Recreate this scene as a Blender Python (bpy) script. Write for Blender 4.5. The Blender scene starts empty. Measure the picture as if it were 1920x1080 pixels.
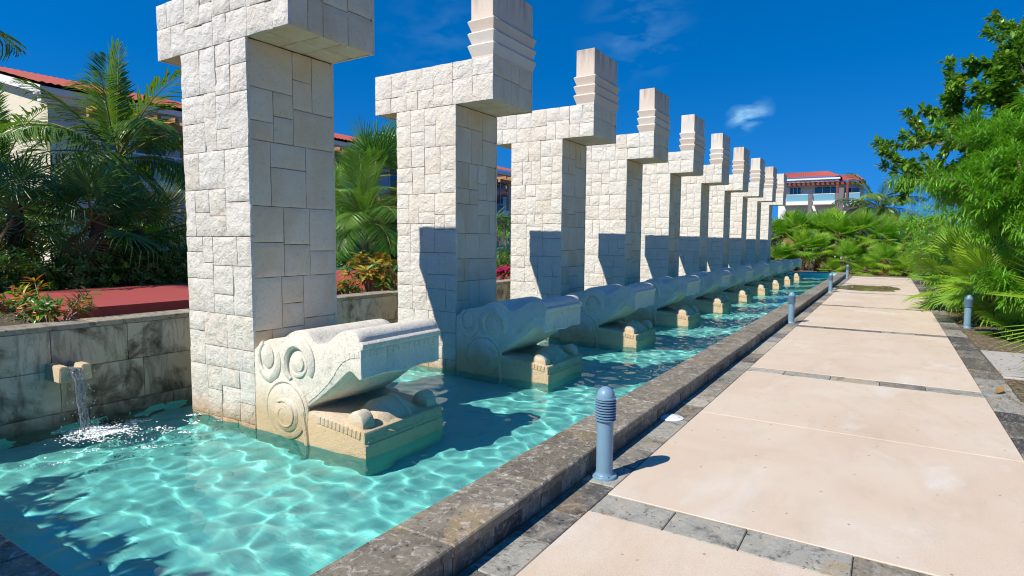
import bpy, bmesh, math, random
from mathutils import Matrix, Vector, noise, Euler

sc = bpy.context.scene
C = sc.collection
PI = math.pi
R_ = math.radians

# ------------------------------------------------------------------ camera
YAW, PITCH, ROLL, FPX = R_(32.2548), R_(-4.5109), R_(0.4229), 1116.66
fw = Vector((-math.sin(YAW) * math.cos(PITCH), math.cos(YAW) * math.cos(PITCH), math.sin(PITCH)))
r0 = Vector((math.cos(YAW), math.sin(YAW), 0)); u0 = r0.cross(fw)
rt = math.cos(ROLL) * r0 + math.sin(ROLL) * u0; up = -math.sin(ROLL) * r0 + math.cos(ROLL) * u0
cam = bpy.data.cameras.new('camera'); cam_o = bpy.data.objects.new('camera', cam); C.objects.link(cam_o)
cam.sensor_width = 36; cam.lens = FPX / 1920 * 36; cam.clip_start = .05; cam.clip_end = 3000
mw = Matrix((rt, up, -fw)).transposed().to_4x4(); mw.translation = (0, 0, 1.7); cam_o.matrix_world = mw
sc.camera = cam_o

# ------------------------------------------------------------------ sky, sun, exposure
SUNV = Vector((-.40, -1.0, 1.05)).normalized()
world = bpy.data.worlds.new('World'); sc.world = world; world.use_nodes = True
wt = world.node_tree; wn = wt.nodes; wl = wt.links
bg = wn['Background']
sky = wn.new('ShaderNodeTexSky'); sky.sky_type = 'NISHITA'; sky.sun_disc = False
sky.sun_elevation = math.asin(SUNV.z); sky.sun_rotation = math.atan2(SUNV.x, SUNV.y)
sky.altitude = 0; sky.air_density = 1.0; sky.dust_density = 0.0; sky.ozone_density = 5.0
hs = wn.new('ShaderNodeHueSaturation'); hs.inputs['Saturation'].default_value = 1.37; hs.inputs['Value'].default_value = 1.0
hs.inputs['Hue'].default_value = .505
# thin wisps of cloud, where the sky has them
tc = wn.new('ShaderNodeTexCoord')
lift = wn.new('ShaderNodeVectorMath'); lift.operation = 'MULTIPLY_ADD'; lift.inputs[1].default_value = (1, 1, .80); lift.inputs[2].default_value = (0, 0, .25)
wl.new(tc.outputs['Generated'], lift.inputs[0]); wl.new(lift.outputs[0], sky.inputs['Vector'])
wl.new(sky.outputs[0], hs.inputs['Color'])
def w_math(op, a, b=None, clamp=False):
    n = wn.new('ShaderNodeMath'); n.operation = op; n.use_clamp = clamp
    for i, v in enumerate((a, b)):
        if v is None: continue
        if hasattr(v, 'is_output'): wl.new(v, n.inputs[i])
        else: n.inputs[i].default_value = v
    return n.outputs[0]
wno = wn.new('ShaderNodeTexNoise'); wno.inputs['Scale'].default_value = 24; wno.inputs['Detail'].default_value = 8; wno.inputs['Distortion'].default_value = .35
wmap = wn.new('ShaderNodeMapping'); wmap.inputs['Scale'].default_value = (.6, 1, 1.6); wmap.inputs['Rotation'].default_value = (0, -.6, 0)
wl.new(tc.outputs['Generated'], wmap.inputs[0]); wl.new(wmap.outputs[0], wno.inputs['Vector'])
cloud = None
for d, rad, amt in (((-.1985, .9620, .186), .026, .30), ((-.186, .9638, .192), .024, .24), ((-.172, .9655, .199), .022, .14), ((-.3495, .8827, .3141), .09, .03), ((-.315, .893, .318), .07, .028), ((-.6027, .7347, .3113), .10, .02)):
    vm = wn.new('ShaderNodeVectorMath'); vm.operation = 'DISTANCE'; wl.new(tc.outputs['Generated'], vm.inputs[0]); vm.inputs[1].default_value = Vector(d).normalized()
    a = w_math('SUBTRACT', 1.0, w_math('DIVIDE', vm.outputs['Value'], rad), True)
    b = w_math('MULTIPLY', w_math('MULTIPLY', a, 5.0), w_math('SUBTRACT', wno.outputs[0], .43, True), True)
    b = w_math('MULTIPLY', b, amt * 2.2, True)
    cloud = b if cloud is None else w_math('ADD', cloud, b, True)
wm = wn.new('ShaderNodeMix'); wm.data_type = 'RGBA'
wl.new(cloud, wm.inputs['Factor']); wl.new(hs.outputs[0], wm.inputs[6]); wm.inputs[7].default_value = (3.4, 6.0, 7.6, 1)
wl.new(wm.outputs[2], bg.inputs['Color']); bg.inputs['Strength'].default_value = .126

sun = bpy.data.lights.new('sun', 'SUN'); sun_o = bpy.data.objects.new('sun', sun); C.objects.link(sun_o)
sun.energy = 4.8; sun.angle = R_(.5); sun.color = (1, .94, .84)
sun_o.rotation_euler = SUNV.to_track_quat('Z', 'Y').to_euler(); sun_o.location = SUNV * 40
sun.cycles.is_caustics_light = True
vs = sc.view_settings; vs.view_transform = 'Standard'; vs.look = 'None'; vs.gamma = 1; vs.use_curve_mapping = False
vs.exposure = 0.34
cy = sc.cycles
cy.use_denoising = True; cy.pixel_filter_type = 'BLACKMAN_HARRIS'; cy.filter_width = 1.1; cy.max_bounces = 8; cy.diffuse_bounces = 5; cy.transparent_max_bounces = 12
cy.caustics_reflective = False; cy.caustics_refractive = True; cy.sample_clamp_indirect = 6

# ------------------------------------------------------------------ node helper
class NT:
    def __init__(s, name):
        s.m = bpy.data.materials.new(name); s.m.use_nodes = True; s.t = s.m.node_tree; s.n = s.t.nodes; s.l = s.t.links
        s.bsdf = s.n['Principled BSDF']; s.out = s.n['Material Output']
        g = s.n.new('ShaderNodeNewGeometry'); s.pos = g.outputs['Position']; s.nor = g.outputs['Normal']
        s._rnd = None
    def set(s, sock, v):
        if hasattr(v, 'is_output'): s.l.new(v, sock)
        elif isinstance(v, tuple) and len(v) == 3 and sock.type == 'RGBA': sock.default_value = (*v, 1)
        else: sock.default_value = v
    @property
    def rnd(s):
        if s._rnd is None: s._rnd = s.n.new('ShaderNodeObjectInfo').outputs['Random']
        return s._rnd
    def mapped(s, scale=(1, 1, 1), rot=(0, 0, 0), src=None, rnd=0):
        m = s.n.new('ShaderNodeMapping'); s.l.new(src or s.pos, m.inputs[0]); m.inputs['Scale'].default_value = scale; m.inputs['Rotation'].default_value = rot
        if rnd:
            c = s.n.new('ShaderNodeCombineXYZ')
            for i in range(3): s.l.new(s.math('MULTIPLY', s.rnd, rnd * (1 + i * .7)), c.inputs[i])
            s.l.new(c.outputs[0], m.inputs['Location'])
        return m.outputs[0]
    def noise(s, scale, detail=4, rough=.55, vec=None, dist=0):
        n = s.n.new('ShaderNodeTexNoise'); s.l.new(vec or s.pos, n.inputs['Vector'])
        n.inputs['Scale'].default_value = scale; n.inputs['Detail'].default_value = detail; n.inputs['Roughness'].default_value = rough; n.inputs['Distortion'].default_value = dist
        return n.outputs[0]
    def voro(s, scale, vec=None, feature='F1', out=0):
        n = s.n.new('ShaderNodeTexVoronoi'); n.feature = feature; s.l.new(vec or s.pos, n.inputs['Vector']); n.inputs['Scale'].default_value = scale
        return n.outputs[out]
    def math(s, op, a, b=0.0, clamp=False):
        n = s.n.new('ShaderNodeMath'); n.operation = op; n.use_clamp = clamp
        s.set(n.inputs[0], a); s.set(n.inputs[1], b); return n.outputs[0]
    def ramp(s, fac, stops, interp='LINEAR'):
        n = s.n.new('ShaderNodeValToRGB'); s.l.new(fac, n.inputs[0]); e = n.color_ramp; e.interpolation = interp
        while len(e.elements) < len(stops): e.elements.new(.5)
        for k, (p, c) in zip(e.elements, stops):
            k.position = p; k.color = (*c, 1) if isinstance(c, tuple) else (c, c, c, 1)
        return n.outputs[0]
    def mix(s, fac, a, b, mode='MIX'):
        n = s.n.new('ShaderNodeMix'); n.data_type = 'RGBA'; n.blend_type = mode
        s.set(n.inputs['Factor'], fac); s.set(n.inputs[6], a); s.set(n.inputs[7], b); return n.outputs[2]
    def z(s):
        n = s.n.new('ShaderNodeSeparateXYZ'); s.l.new(s.pos, n.inputs[0]); return n.outputs
    def bump(s, h, strength=.5, dist=.01, prev=None):
        n = s.n.new('ShaderNodeBump'); s.l.new(h, n.inputs['Height']); n.inputs['Strength'].default_value = strength; n.inputs['Distance'].default_value = dist
        if prev: s.l.new(prev, n.inputs['Normal'])
        return n.outputs[0]
    def fin(s, col, rough=.8, normal=None, spec=.5, **kw):
        s.set(s.bsdf.inputs['Base Color'], col); s.set(s.bsdf.inputs['Roughness'], rough)
        s.bsdf.inputs['Specular IOR Level'].default_value = spec
        if normal is not None: s.l.new(normal, s.bsdf.inputs['Normal'])
        for k, v in kw.items(): s.set(s.bsdf.inputs[k], v)
        return s.m

def mat_stone(name, light, dark, stain, stain_amt, bump_s, wet=True):
    t = NT(name)
    v = t.mapped((1, 1, 1), rnd=17)
    base = t.mix(t.noise(1.9, 5, .6, v), dark, light)
    base = t.mix(t.math('MULTIPLY', t.rnd, .35), base, tuple(c * .80 for c in light))
    st = t.ramp(t.noise(1.3, 4, .6, t.mapped((1, 1, .7), rnd=31), .6), [(.46, 0.0), (.68, 1.0)])
    base = t.mix(t.math('MULTIPLY', st, stain_amt), base, stain)
    pit = t.ramp(t.noise(38, 3, .6), [(.30, .72), (.44, 1.0)])
    base = t.mix(.55, base, pit, 'MULTIPLY')
    if wet:   # tide mark of minerals and algae just over the water
        zz = t.z()[2]
        h = t.math('ADD', zz, t.math('MULTIPLY', t.noise(5, 4), .30))
        base = t.mix(t.ramp(h, [(.05, .85), (.28, 0.0)]), base, (.46, .27, .12))
        base = t.mix(t.ramp(h, [(.0, .4), (.07, 0.0)]), base, (.30, .20, .10))
    if wet: base = t.mix(t.ramp(t.math('ADD', zz, .5), [(.375, .95), (.40, 0.0)]), base, (.17, .56, .50))
    n1 = t.bump(t.noise(11, 9, .68, v, .35), bump_s, .035)
    n2 = t.bump(t.noise(70, 4, .6), bump_s * .5, .006, n1)
    return t.fin(base, .9, n2, .25)

MAT = {}
MAT['split'] = mat_stone('split_limestone', (.80, .765, .69), (.68, .635, .545), (.64, .50, .34), .30, 1.2)
MAT['sawn'] = mat_stone('sawn_limestone', (.78, .69, .53), (.68, .575, .41), (.62, .42, .22), .6, .45)
MAT['mortar'] = mat_stone('mortar', (.30, .25, .19), (.22, .18, .13), (.2, .14, .09), .3, .3)

def mat_carved():
    t = NT('carved_limestone')
    base = t.mix(t.noise(2.2, 5), (.74, .67, .54), (.83, .775, .66))
    gr = t.ramp(t.noise(75, 5, .72), [(.36, .55), (.50, 1.0)])
    base = t.mix(.5, base, gr, 'MULTIPLY')
    x, y, z = t.z()
    zz = t.math('ADD', z, t.math('MULTIPLY', t.noise(4, 5, .6), .34))
    base = t.mix(t.ramp(zz, [(.28, .9), (.55, 0.0)]), base, (.58, .41, .23))
    base = t.mix(t.ramp(zz, [(.02, .5), (.10, 0.0)]), base, (.36, .25, .13))
    base = t.mix(t.ramp(t.math('ADD', z, .5), [(.375, .95), (.40, 0.0)]), base, (.12, .46, .42))
    # old drip stains, grown over the shaded stone
    drip = t.ramp(t.noise(6, 5, .65, t.mapped((1, 2.4, .5))), [(.52, 0.0), (.68, 1.0)])
    base = t.mix(t.math('MULTIPLY', drip, .30), base, (.33, .33, .22))
    lich = t.ramp(t.noise(16, 7, .75), [(.57, 0.0), (.66, 1.0)])
    base = t.mix(t.math('MULTIPLY', lich, .35), base, (.24, .215, .165))
    n1 = t.bump(t.noise(70, 5, .7), .75, .014)
    n2 = t.bump(t.noise(9, 5, .6), .45, .03, n1)
    return t.fin(base, .9, n2, .25)
MAT['carved'] = mat_carved()

def mat_finial():
    t = NT('finial_stone')
    base = t.mix(t.noise(3, 5), (.62, .55, .46), (.72, .67, .59))
    warm = t.math('GREATER_THAN', t.rnd, .45)
    base = t.mix(t.math('MULTIPLY', warm, .45), base, (.62, .47, .34))
    x, y, z = t.z()
    run = t.ramp(t.noise(9, 5, .6, t.mapped((1, 1, .16))), [(.45, 0.0), (.68, 1.0)])
    top = t.ramp(z, [(4.62 / 10, 0.0), (5.0 / 10, 1.0)]) if False else t.math('MULTIPLY', t.math('SUBTRACT', z, 4.62, True), 2.2, True)
    base = t.mix(t.math('MULTIPLY', t.math('MULTIPLY', run, top), .8), base, (.13, .115, .095))
    n1 = t.bump(t.noise(60, 5, .65), .35, .012)
    return t.fin(base, .9, n1, .25)
MAT['finial'] = mat_finial()

def mat_slab():
    t = NT('path_concrete')
    a = t.noise(.9, 5, .6, dist=.5)
    base = t.mix(t.ramp(a, [(.35, 0.0), (.68, 1.0)]), (.61, .48, .355), (.66, .555, .435))
    st = t.ramp(t.noise(.55, 5, .62, t.mapped((1, 1, 1), (0, 0, .5)), 1.0), [(.56, 0.0), (.76, 1.0)])
    base = t.mix(t.math('MULTIPLY', st, .50), base, (.54, .385, .215))
    wh = t.ramp(t.noise(.8, 5, .6, t.mapped((1.3, .7, 1), (0, 0, 1.1)), .7), [(.58, 0.0), (.74, 1.0)])
    base = t.mix(t.math('MULTIPLY', wh, .75), base, (.70, .66, .59))
    sp = t.ramp(t.noise(120, 5, .75), [(.34, .55), (.50, 1.0)])
    base = t.mix(.6, base, sp, 'MULTIPLY')
    sm = t.ramp(t.noise(3.2, 7, .7, t.mapped((1.4, .5, 1), (0, 0, .35)), .6), [(.30, .80), (.50, 1.0)])
    base = t.mix(.38, base, sm, 'MULTIPLY')
    dots = t.ramp(t.voro(7), [(.05, .25), (.075, 1.0)])
    base = t.mix(.7, base, dots, 'MULTIPLY')
    return t.fin(base, .88, t.bump(t.noise(260, 3), .25, .004), .3)
MAT['slab'] = mat_slab()

def mat_slate(name, cols, sx=(1, 1, 1), bs=.4, white=.35, vein=.7):
    t = NT(name)
    n = len(cols); base = t.ramp(t.rnd, [(i / n, c) for i, c in enumerate(cols)], 'CONSTANT')
    v = t.mapped(sx, (0, 0, .25), rnd=23)
    cl = t.noise(3.6, 8, .70, v, 1.6)
    base = t.mix(t.math('MULTIPLY', t.ramp(cl, [(.36, 1.0), (.49, 0.0)]), vein), base, (.06, .055, .045))
    base = t.mix(t.math('MULTIPLY', t.ramp(cl, [(.52, 0.0), (.66, 1.0)]), vein * .8), base, (.44, .38, .29))
    rust = t.ramp(t.noise(2.2, 5, .6, v, .9), [(.58, 0.0), (.68, .5)])
    base = t.mix(rust, base, (.36, .24, .10))
    lk = t.ramp(t.noise(17, 8, .78, v, .8), [(.53, 0.0), (.60, 1.0)])
    base = t.mix(t.math('MULTIPLY', lk, white), base, (.55, .52, .46))
    sp = t.ramp(t.noise(27, 6, .78, v), [(.36, .12), (.44, 1.0)])
    base = t.mix(.85, base, sp, 'MULTIPLY')
    n1 = t.bump(cl, bs, .02); n2 = t.bump(t.noise(60, 5, .6), bs, .006, n1)
    return t.fin(base, t.ramp(cl, [(.3, .55), (.7, .8)]), n2, .35)
MAT['slate'] = mat_slate('slate_paver', [(.27, .255, .20), (.40, .34, .25), (.12, .11, .095), (.44, .40, .32), (.22, .19, .14), (.33, .32, .27), (.16, .15, .13)])
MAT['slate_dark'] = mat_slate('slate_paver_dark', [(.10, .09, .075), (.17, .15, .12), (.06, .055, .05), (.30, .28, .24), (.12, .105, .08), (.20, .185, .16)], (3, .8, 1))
MAT['coping'] = mat_slate('coping_stone', [(.19, .165, .12), (.22, .19, .14), (.165, .14, .10), (.25, .225, .175), (.20, .17, .125)], (1, 1, 1), .35, .6, .55)

def mat_wall():
    t = NT('stained_wall_stone')
    base = t.ramp(t.rnd, [(0, (.42, .35, .24)), (.5, (.54, .47, .35)), (1, (.48, .41, .30))])
    v = t.mapped((1, 1, 1), rnd=9)
    cl = t.noise(2.0, 7, .62, v, .7)
    base = t.mix(t.ramp(cl, [(.37, 1.0), (.50, 0.0)]), base, (.10, .075, .045))
    base = t.mix(t.math('MULTIPLY', t.ramp(t.noise(1.8, 5, .6, v, .8), [(.50, 0.0), (.62, 1.0)]), .85), base, (.62, .56, .44))
    dr = t.ramp(t.noise(4, 7, .72, t.mapped((1, 1.6, .45)), .8), [(.50, 0.0), (.60, 1.0)])
    base = t.mix(t.math('MULTIPLY', dr, .5), base, (.09, .072, .045))
    z = t.z()[2]
    base = t.mix(t.ramp(t.math('ADD', z, t.math('MULTIPLY', cl, .25)), [(.05, .75), (.25, 0.0)]), base, (.05, .055, .04))
    n1 = t.bump(cl, .5, .02); n2 = t.bump(t.noise(50, 5, .65), .4, .008, n1)
    return t.fin(base, .8, n2, .3)
MAT['wall'] = mat_wall()
MAT['walltop'] = mat_slate('wall_top_stone', [(.34, .30, .22), (.40, .36, .27), (.30, .26, .19)], (1, 1, 1), .3, .3)

def mat_simple(name, col, rough=.7, var=.25, scale=6, bs=.0, bsc=60, spec=.4, **kw):
    t = NT(name)
    c = t.mix(t.noise(scale, 5, .6), tuple(x * (1 - var) for x in col), tuple(min(1, x * (1 + var)) for x in col))
    nrm = t.bump(t.noise(bsc, 4), bs, .01) if bs else None
    return t.fin(c, rough, nrm, spec, **kw)
MAT['bollard'] = mat_simple('bollard_paint', (.165, .290, .385), .38, .10, 9, .04, 120)
MAT['louvre'] = mat_simple('louvre_paint', (.125, .225, .315), .42, .12, 9)
MAT['lamp_core'] = mat_simple('lamp_core', (.035, .045, .055), .3, .2)
MAT['red'] = mat_simple('red_painted_plaster', (.36, .065, .055), .75, .14, 3, .15, 70)
MAT['white'] = mat_simple('white_plastic', (.74, .74, .71), .5, .06, 20)
MAT['cream'] = mat_simple('cream_render', (.66, .59, .44), .85, .06, 1.5)
MAT['bwhite'] = mat_simple('white_render', (.74, .73, .69), .85, .05, 1.5)
MAT['bshade'] = mat_simple('shade_grey_render', (.52, .55, .57), .85, .05, 1.5)  # hotel facade away from the sun: its shade is put into this grey
MAT['bteal'] = mat_simple('teal_render', (.10, .30, .36), .8, .08, 1.5)
MAT['rooftile'] = mat_simple('clay_roof_tile', (.40, .085, .055), .8, .35, 5)
MAT['wood'] = mat_simple('pergola_timber', (.42, .21, .085), .7, .3, 8)
MAT['redwood'] = mat_simple('dark_red_timber', (.19, .05, .033), .7, .3, 8)
MAT['pier'] = mat_simple('grey_stone_pier', (.16, .15, .15), .85, .3, 5, .3, 30)
MAT['glass'] = mat_simple('window_glass', (.025, .075, .10), .06, .2, .6, spec=.9)
MAT['frame'] = mat_simple('white_window_frame', (.70, .71, .70), .5, .05)
MAT['rail_glass'] = mat_simple('balustrade_glass', (.16, .36, .42), .08, .1, .5, spec=.8)
MAT['fabric'] = mat_simple('olive_fabric', (.30, .34, .22), .9, .1)
MAT['pad'] = mat_simple('concrete_pad', (.42, .39, .35), .9, .16, 3, .3, 120)
MAT['spout'] = mat_simple('spout_stone', (.55, .44, .28), .85, .2, 9, .35, 60)
MAT['trunk'] = mat_simple('palm_trunk', (.16, .12, .085), .95, .5, 14, .8, 40)
MAT['trunk_dark'] = mat_simple('fibrous_trunk', (.105, .062, .042), .95, .5, 22, .9, 60)
MAT['bark'] = mat_simple('tree_bark', (.17, .135, .10), .95, .4, 14, .8, 40)
MAT['twig'] = mat_simple('croton_stem', (.30, .26, .20), .9, .2)

def mat_soil(name, cols, pale):
    t = NT(name)
    base = t.ramp(t.noise(26, 6, .7), [(.3, cols[0]), (.5, cols[1]), (.7, cols[2])])
    chip = t.voro(34, t.mapped((1, 2.1, 1), (0, 0, .6)), out=1)
    sep = t.n.new('ShaderNodeSeparateColor'); t.l.new(chip, sep.inputs[0])
    base = t.mix(t.math('MULTIPLY', t.math('GREATER_THAN', sep.outputs[0], .66), pale), base, (.42, .33, .22))
    base = t.mix(t.ramp(t.noise(1.1, 5), [(.40, .0), (.62, .5)]), base, (.10, .095, .05))
    return t.fin(base, .95, t.bump(t.noise(40, 5, .7), .9, .03), .2)
MAT['mulch'] = mat_soil('mulch_soil', [(.06, .045, .03), (.13, .10, .065), (.21, .165, .11)], .7)
MAT['soil'] = mat_soil('garden_soil', [(.05, .04, .025), (.10, .08, .05), (.15, .12, .075)], .3)

def mat_leaf(name, c1, c2, trans=.35, rough=.42, var=.0, vc=None, spec=.45):
    """leaf: reflecting and letting light through; hue drifts over the plant and from plant to plant"""
    t = NT(name)
    c = t.mix(t.noise(1.7, 3), c1, c2)
    c = t.mix(t.math('MULTIPLY', t.rnd, .35), c, tuple(x * .65 for x in c1))
    if vc: c = t.mix(t.ramp(t.noise(7, 2, .5), [(.48, 0.0), (.60, 1.0)]), c, vc)
    t.fin(c, rough, None, spec)
    tr = t.n.new('ShaderNodeBsdfTranslucent'); t.l.new(t.mix(1.0, c, (1.15, 1.25, .55), 'MULTIPLY'), tr.inputs[0])
    ms = t.n.new('ShaderNodeMixShader'); ms.inputs[0].default_value = trans
    t.l.new(t.bsdf.outputs[0], ms.inputs[1]); t.l.new(tr.outputs[0], ms.inputs[2]); t.l.new(ms.outputs[0], t.out.inputs[0])
    return t.m
MAT['fan'] = mat_leaf('fan_palm_leaf', (.15, .37, .03), (.29, .52, .035), .42)
MAT['fan_yel'] = mat_leaf('sunny_fan_palm_leaf', (.23, .42, .028), (.38, .55, .04), .42)
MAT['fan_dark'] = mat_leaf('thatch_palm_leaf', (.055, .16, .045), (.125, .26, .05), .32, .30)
MAT['fan_dead'] = mat_leaf('dry_palm_leaf', (.30, .17, .05), (.38, .24, .08), .3, .7)
MAT['coco'] = mat_leaf('coconut_leaflet', (.085, .19, .028), (.17, .28, .035), .34, .32)
MAT['areca'] = mat_leaf('areca_leaflet', (.12, .28, .04), (.22, .38, .05), .38, .36)
MAT['rachis'] = mat_simple('palm_rachis', (.24, .25, .06), .6, .2)
MAT['broad'] = mat_leaf('broad_leaf', (.10, .24, .025), (.20, .37, .035), .36, .34)
MAT['broad_yel'] = mat_leaf('yellowing_leaf', (.42, .35, .04), (.50, .44, .08), .4, .5)
MAT['willow'] = mat_leaf('narrow_leaf', (.12, .34, .025), (.22, .47, .035), .40, .36)
MAT['shrub'] = mat_leaf('shrub_leaf', (.08, .22, .03), (.16, .33, .045), .36, .38)
MAT['shrub_lime'] = mat_leaf('lime_shrub_leaf', (.085, .20, .03), (.15, .29, .045), .36, .40)
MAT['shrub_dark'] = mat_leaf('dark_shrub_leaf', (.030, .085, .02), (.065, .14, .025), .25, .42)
MAT['brush'] = mat_leaf('brush_leaf', (.12, .15, .02), (.21, .21, .035), .3, .5)
MAT['maroon'] = mat_leaf('maroon_leaf', (.10, .018, .018), (.17, .04, .03), .25, .35)
MAT['cr_yel'] = mat_leaf('croton_yellow', (.46, .34, .03), (.52, .43, .06), .3, .35)
MAT['cr_red'] = mat_leaf('croton_red', (.36, .055, .02), (.48, .16, .03), .3, .35)
MAT['pink'] = mat_leaf('pink_leaf', (.42, .02, .11), (.55, .04, .17), .35, .35)
MAT['flower'] = mat_leaf('red_flower', (.55, .045, .02), (.65, .08, .03), .3, .5)
MAT['pinkflower'] = mat_leaf('pink_flower', (.60, .06, .14), (.65, .12, .2), .3, .5)
MAT['litter'] = mat_leaf('fallen_leaf', (.33, .17, .05), (.42, .28, .10), .15, .8)
MAT['foam'] = mat_simple('foam', (.82, .86, .86), .6, .03)

def mat_floor():
    t = NT('pool_floor_paint')
    c = t.mix(t.noise(.8, 5, .6), (.21, .69, .64), (.30, .77, .71))
    c = t.mix(t.ramp(t.noise(2.4, 6, .7), [(.58, 0.0), (.72, .30)]), c, (.12, .50, .47))
    # grit lying on the bottom
    c = t.mix(t.ramp(t.noise(13, 4, .7, t.mapped((1, 1, 1), (0, 0, .8))), [(.69, 0.0), (.715, .85)]), c, (.05, .10, .09))
    return t.fin(c, .75, None, .2)
MAT['pool'] = mat_floor()
def mat_water(name):
    t = NT(name); t.n.remove(t.bsdf)
    g = t.n.new('ShaderNodeBsdfGlass'); g.inputs['IOR'].default_value = 1.33; g.inputs['Roughness'].default_value = 0; g.inputs['Color'].default_value = (.86, .985, .975, 1)
    t.l.new(g.outputs[0], t.out.inputs[0]); return t.m
MAT['water'] = mat_water('pool_water')
def mat_stream():
    t = NT('falling_water')
    t.fin((.92, .96, .97), .04, t.bump(t.noise(26, 3, .6, t.mapped((1, 1, .45))), .8, .02), .6)
    t.bsdf.inputs['Transmission Weight'].default_value = .90; t.bsdf.inputs['IOR'].default_value = 1.33
    return t.m
MAT['stream'] = mat_stream()
def mat_puddle():
    t = NT('puddle_water'); t.n.remove(t.bsdf)
    fr = t.n.new('ShaderNodeFresnel'); fr.inputs[0].default_value = 1.33
    gl = t.n.new('ShaderNodeBsdfGlossy'); gl.inputs['Roughness'].default_value = .0
    tr = t.n.new('ShaderNodeBsdfTransparent'); tr.inputs[0].default_value = (.78, .73, .65, 1)
    ms = t.n.new('ShaderNodeMixShader'); t.l.new(fr.outputs[0], ms.inputs[0]); t.l.new(tr.outputs[0], ms.inputs[1]); t.l.new(gl.outputs[0], ms.inputs[2]); t.l.new(ms.outputs[0], t.out.inputs[0])
    return t.m
MAT['puddle'] = mat_puddle()

# ------------------------------------------------------------------ mesh helpers
def V(*a): return Vector(a)
class MB:
    def __init__(s): s.v = []; s.f = []; s.mi = []
    def add(s, vs, fs, m=0):
        o = len(s.v); s.v.extend(vs); s.f.extend([tuple(i + o for i in f) for f in fs]); s.mi.extend([m] * len(fs)); return s
    def box(s, x0, x1, y0, y1, z0, z1, m=0, top=None):
        t = top or (x0, x1, y0, y1)
        return s.add([(x0, y0, z0), (x1, y0, z0), (x1, y1, z0), (x0, y1, z0), (t[0], t[2], z1), (t[1], t[2], z1), (t[1], t[3], z1), (t[0], t[3], z1)],
              [(3, 2, 1, 0), (4, 5, 6, 7), (0, 1, 5, 4), (1, 2, 6, 5), (2, 3, 7, 6), (3, 0, 4, 7)], m)
    def tube(s, pts, rads, n=8, m=0, caps=True):
        pts = [Vector(p) for p in pts]; o = len(s.v)
        ref = None
        for i, p in enumerate(pts):
            d = (pts[min(i + 1, len(pts) - 1)] - pts[max(i - 1, 0)]).normalized()
            if ref is None: ref = d.orthogonal().normalized()
            a = (ref - d * ref.dot(d)).normalized(); ref = a; b = d.cross(a)
            r = rads[i] if hasattr(rads, '__len__') else rads
            for k in range(n):
                t = 2 * PI * k / n; s.v.append(tuple(p + a * (r * math.cos(t)) + b * (r * math.sin(t))))
        for i in range(len(pts) - 1):
            for k in range(n):
                k2 = (k + 1) % n
                s.f.append((o + i * n + k, o + i * n + k2, o + (i + 1) * n + k2, o + (i + 1) * n + k)); s.mi.append(m)
        if caps:
            s.f.append(tuple(o + k for k in reversed(range(n)))); s.mi.append(m)
            s.f.append(tuple(o + (len(pts) - 1) * n + k for k in range(n))); s.mi.append(m)
        return s
    def lathe(s, prof, n=24, c=(0, 0, 0), m=0):
        o = len(s.v)
        for r, z in prof:
            for k in range(n):
                t = 2 * PI * k / n; s.v.append((c[0] + r * math.cos(t), c[1] + r * math.sin(t), c[2] + z))
        for i in range(len(prof) - 1):
            for k in range(n):
                k2 = (k + 1) % n; s.f.append((o + i * n + k, o + i * n + k2, o + (i + 1) * n + k2, o + (i + 1) * n + k)); s.mi.append(m)
        s.f.append(tuple(o + k for k in reversed(range(n)))); s.mi.append(m)
        s.f.append(tuple(o + (len(prof) - 1) * n + k for k in range(n))); s.mi.append(m)
        return s
    def mesh(s, name, mats, smooth=False, bevel=0, angle=35, seg=2):
        me = bpy.data.meshes.new(name); me.from_pydata([tuple(v) for v in s.v], [], s.f)
        mats = mats if isinstance(mats, (list, tuple)) else [mats]
        for q in mats: me.materials.append(MAT[q] if isinstance(q, str) else q)
        if len(mats) > 1: me.polygons.foreach_set('material_index', s.mi)
        if bevel:
            bm = bmesh.new(); bm.from_mesh(me)
            es = [e for e in bm.edges if len(e.link_faces) == 2 and e.calc_face_angle(0) > R_(angle)]
            bmesh.ops.bevel(bm, geom=es, offset=bevel, segments=seg, affect='EDGES', profile=.6, clamp_overlap=True)
            bm.to_mesh(me); bm.free()
        if smooth:
            me.polygons.foreach_set('use_smooth', [True] * len(me.polygons))
            if smooth != 'all': me.set_sharp_from_angle(angle=R_(40))
        me.update(); return me

def obj(name, me, parent=None, loc=None):
    o = bpy.data.objects.new(name, me); C.objects.link(o)
    if parent: o.parent = parent
    if loc is not None: o.location = loc
    return o
def tag(o, label=None, cat=None, group=None, kind=None):
    if label: o['label'] = label
    if cat: o['category'] = cat
    if group: o['group'] = group
    if kind: o['kind'] = kind
    return o
def thing(name, loc, label, cat, group=None, rz=0):
    o = bpy.data.objects.new(name, None); C.objects.link(o); o.location = loc; o.rotation_euler = (0, 0, rz); o.empty_display_size = .2
    return tag(o, label, cat, group, 'thing')
def recv(o): o.cycles.is_caustics_receiver = True; return o
ORD = ['nearest', 'second', 'third', 'fourth', 'fifth', 'sixth', 'seventh', 'eighth', 'ninth', 'farthest']

# ------------------------------------------------------------------ measures
XL, XR, XCO, XCI, XRO = -1.536, .990, -1.788, -2.189, 1.305
YP0, YP1 = 1.12, 36.0           # pool ends
ZW, ZF, ZC = -.10, -.47, .16    # water, pool floor, coping top
XB = -6.65                      # face of the back wall
ZB = .87                        # top of the back wall
CY0, CS, CD = 3.39, 3.10, 1.02  # columns: first face, spacing, depth
CAPA, CAPB, SHA, SHB = -6.507, -4.412, -6.092, -5.013
ZCB, ZCT, ZBL, ZTOP = 3.529, 4.084, 4.55, 5.011

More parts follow.
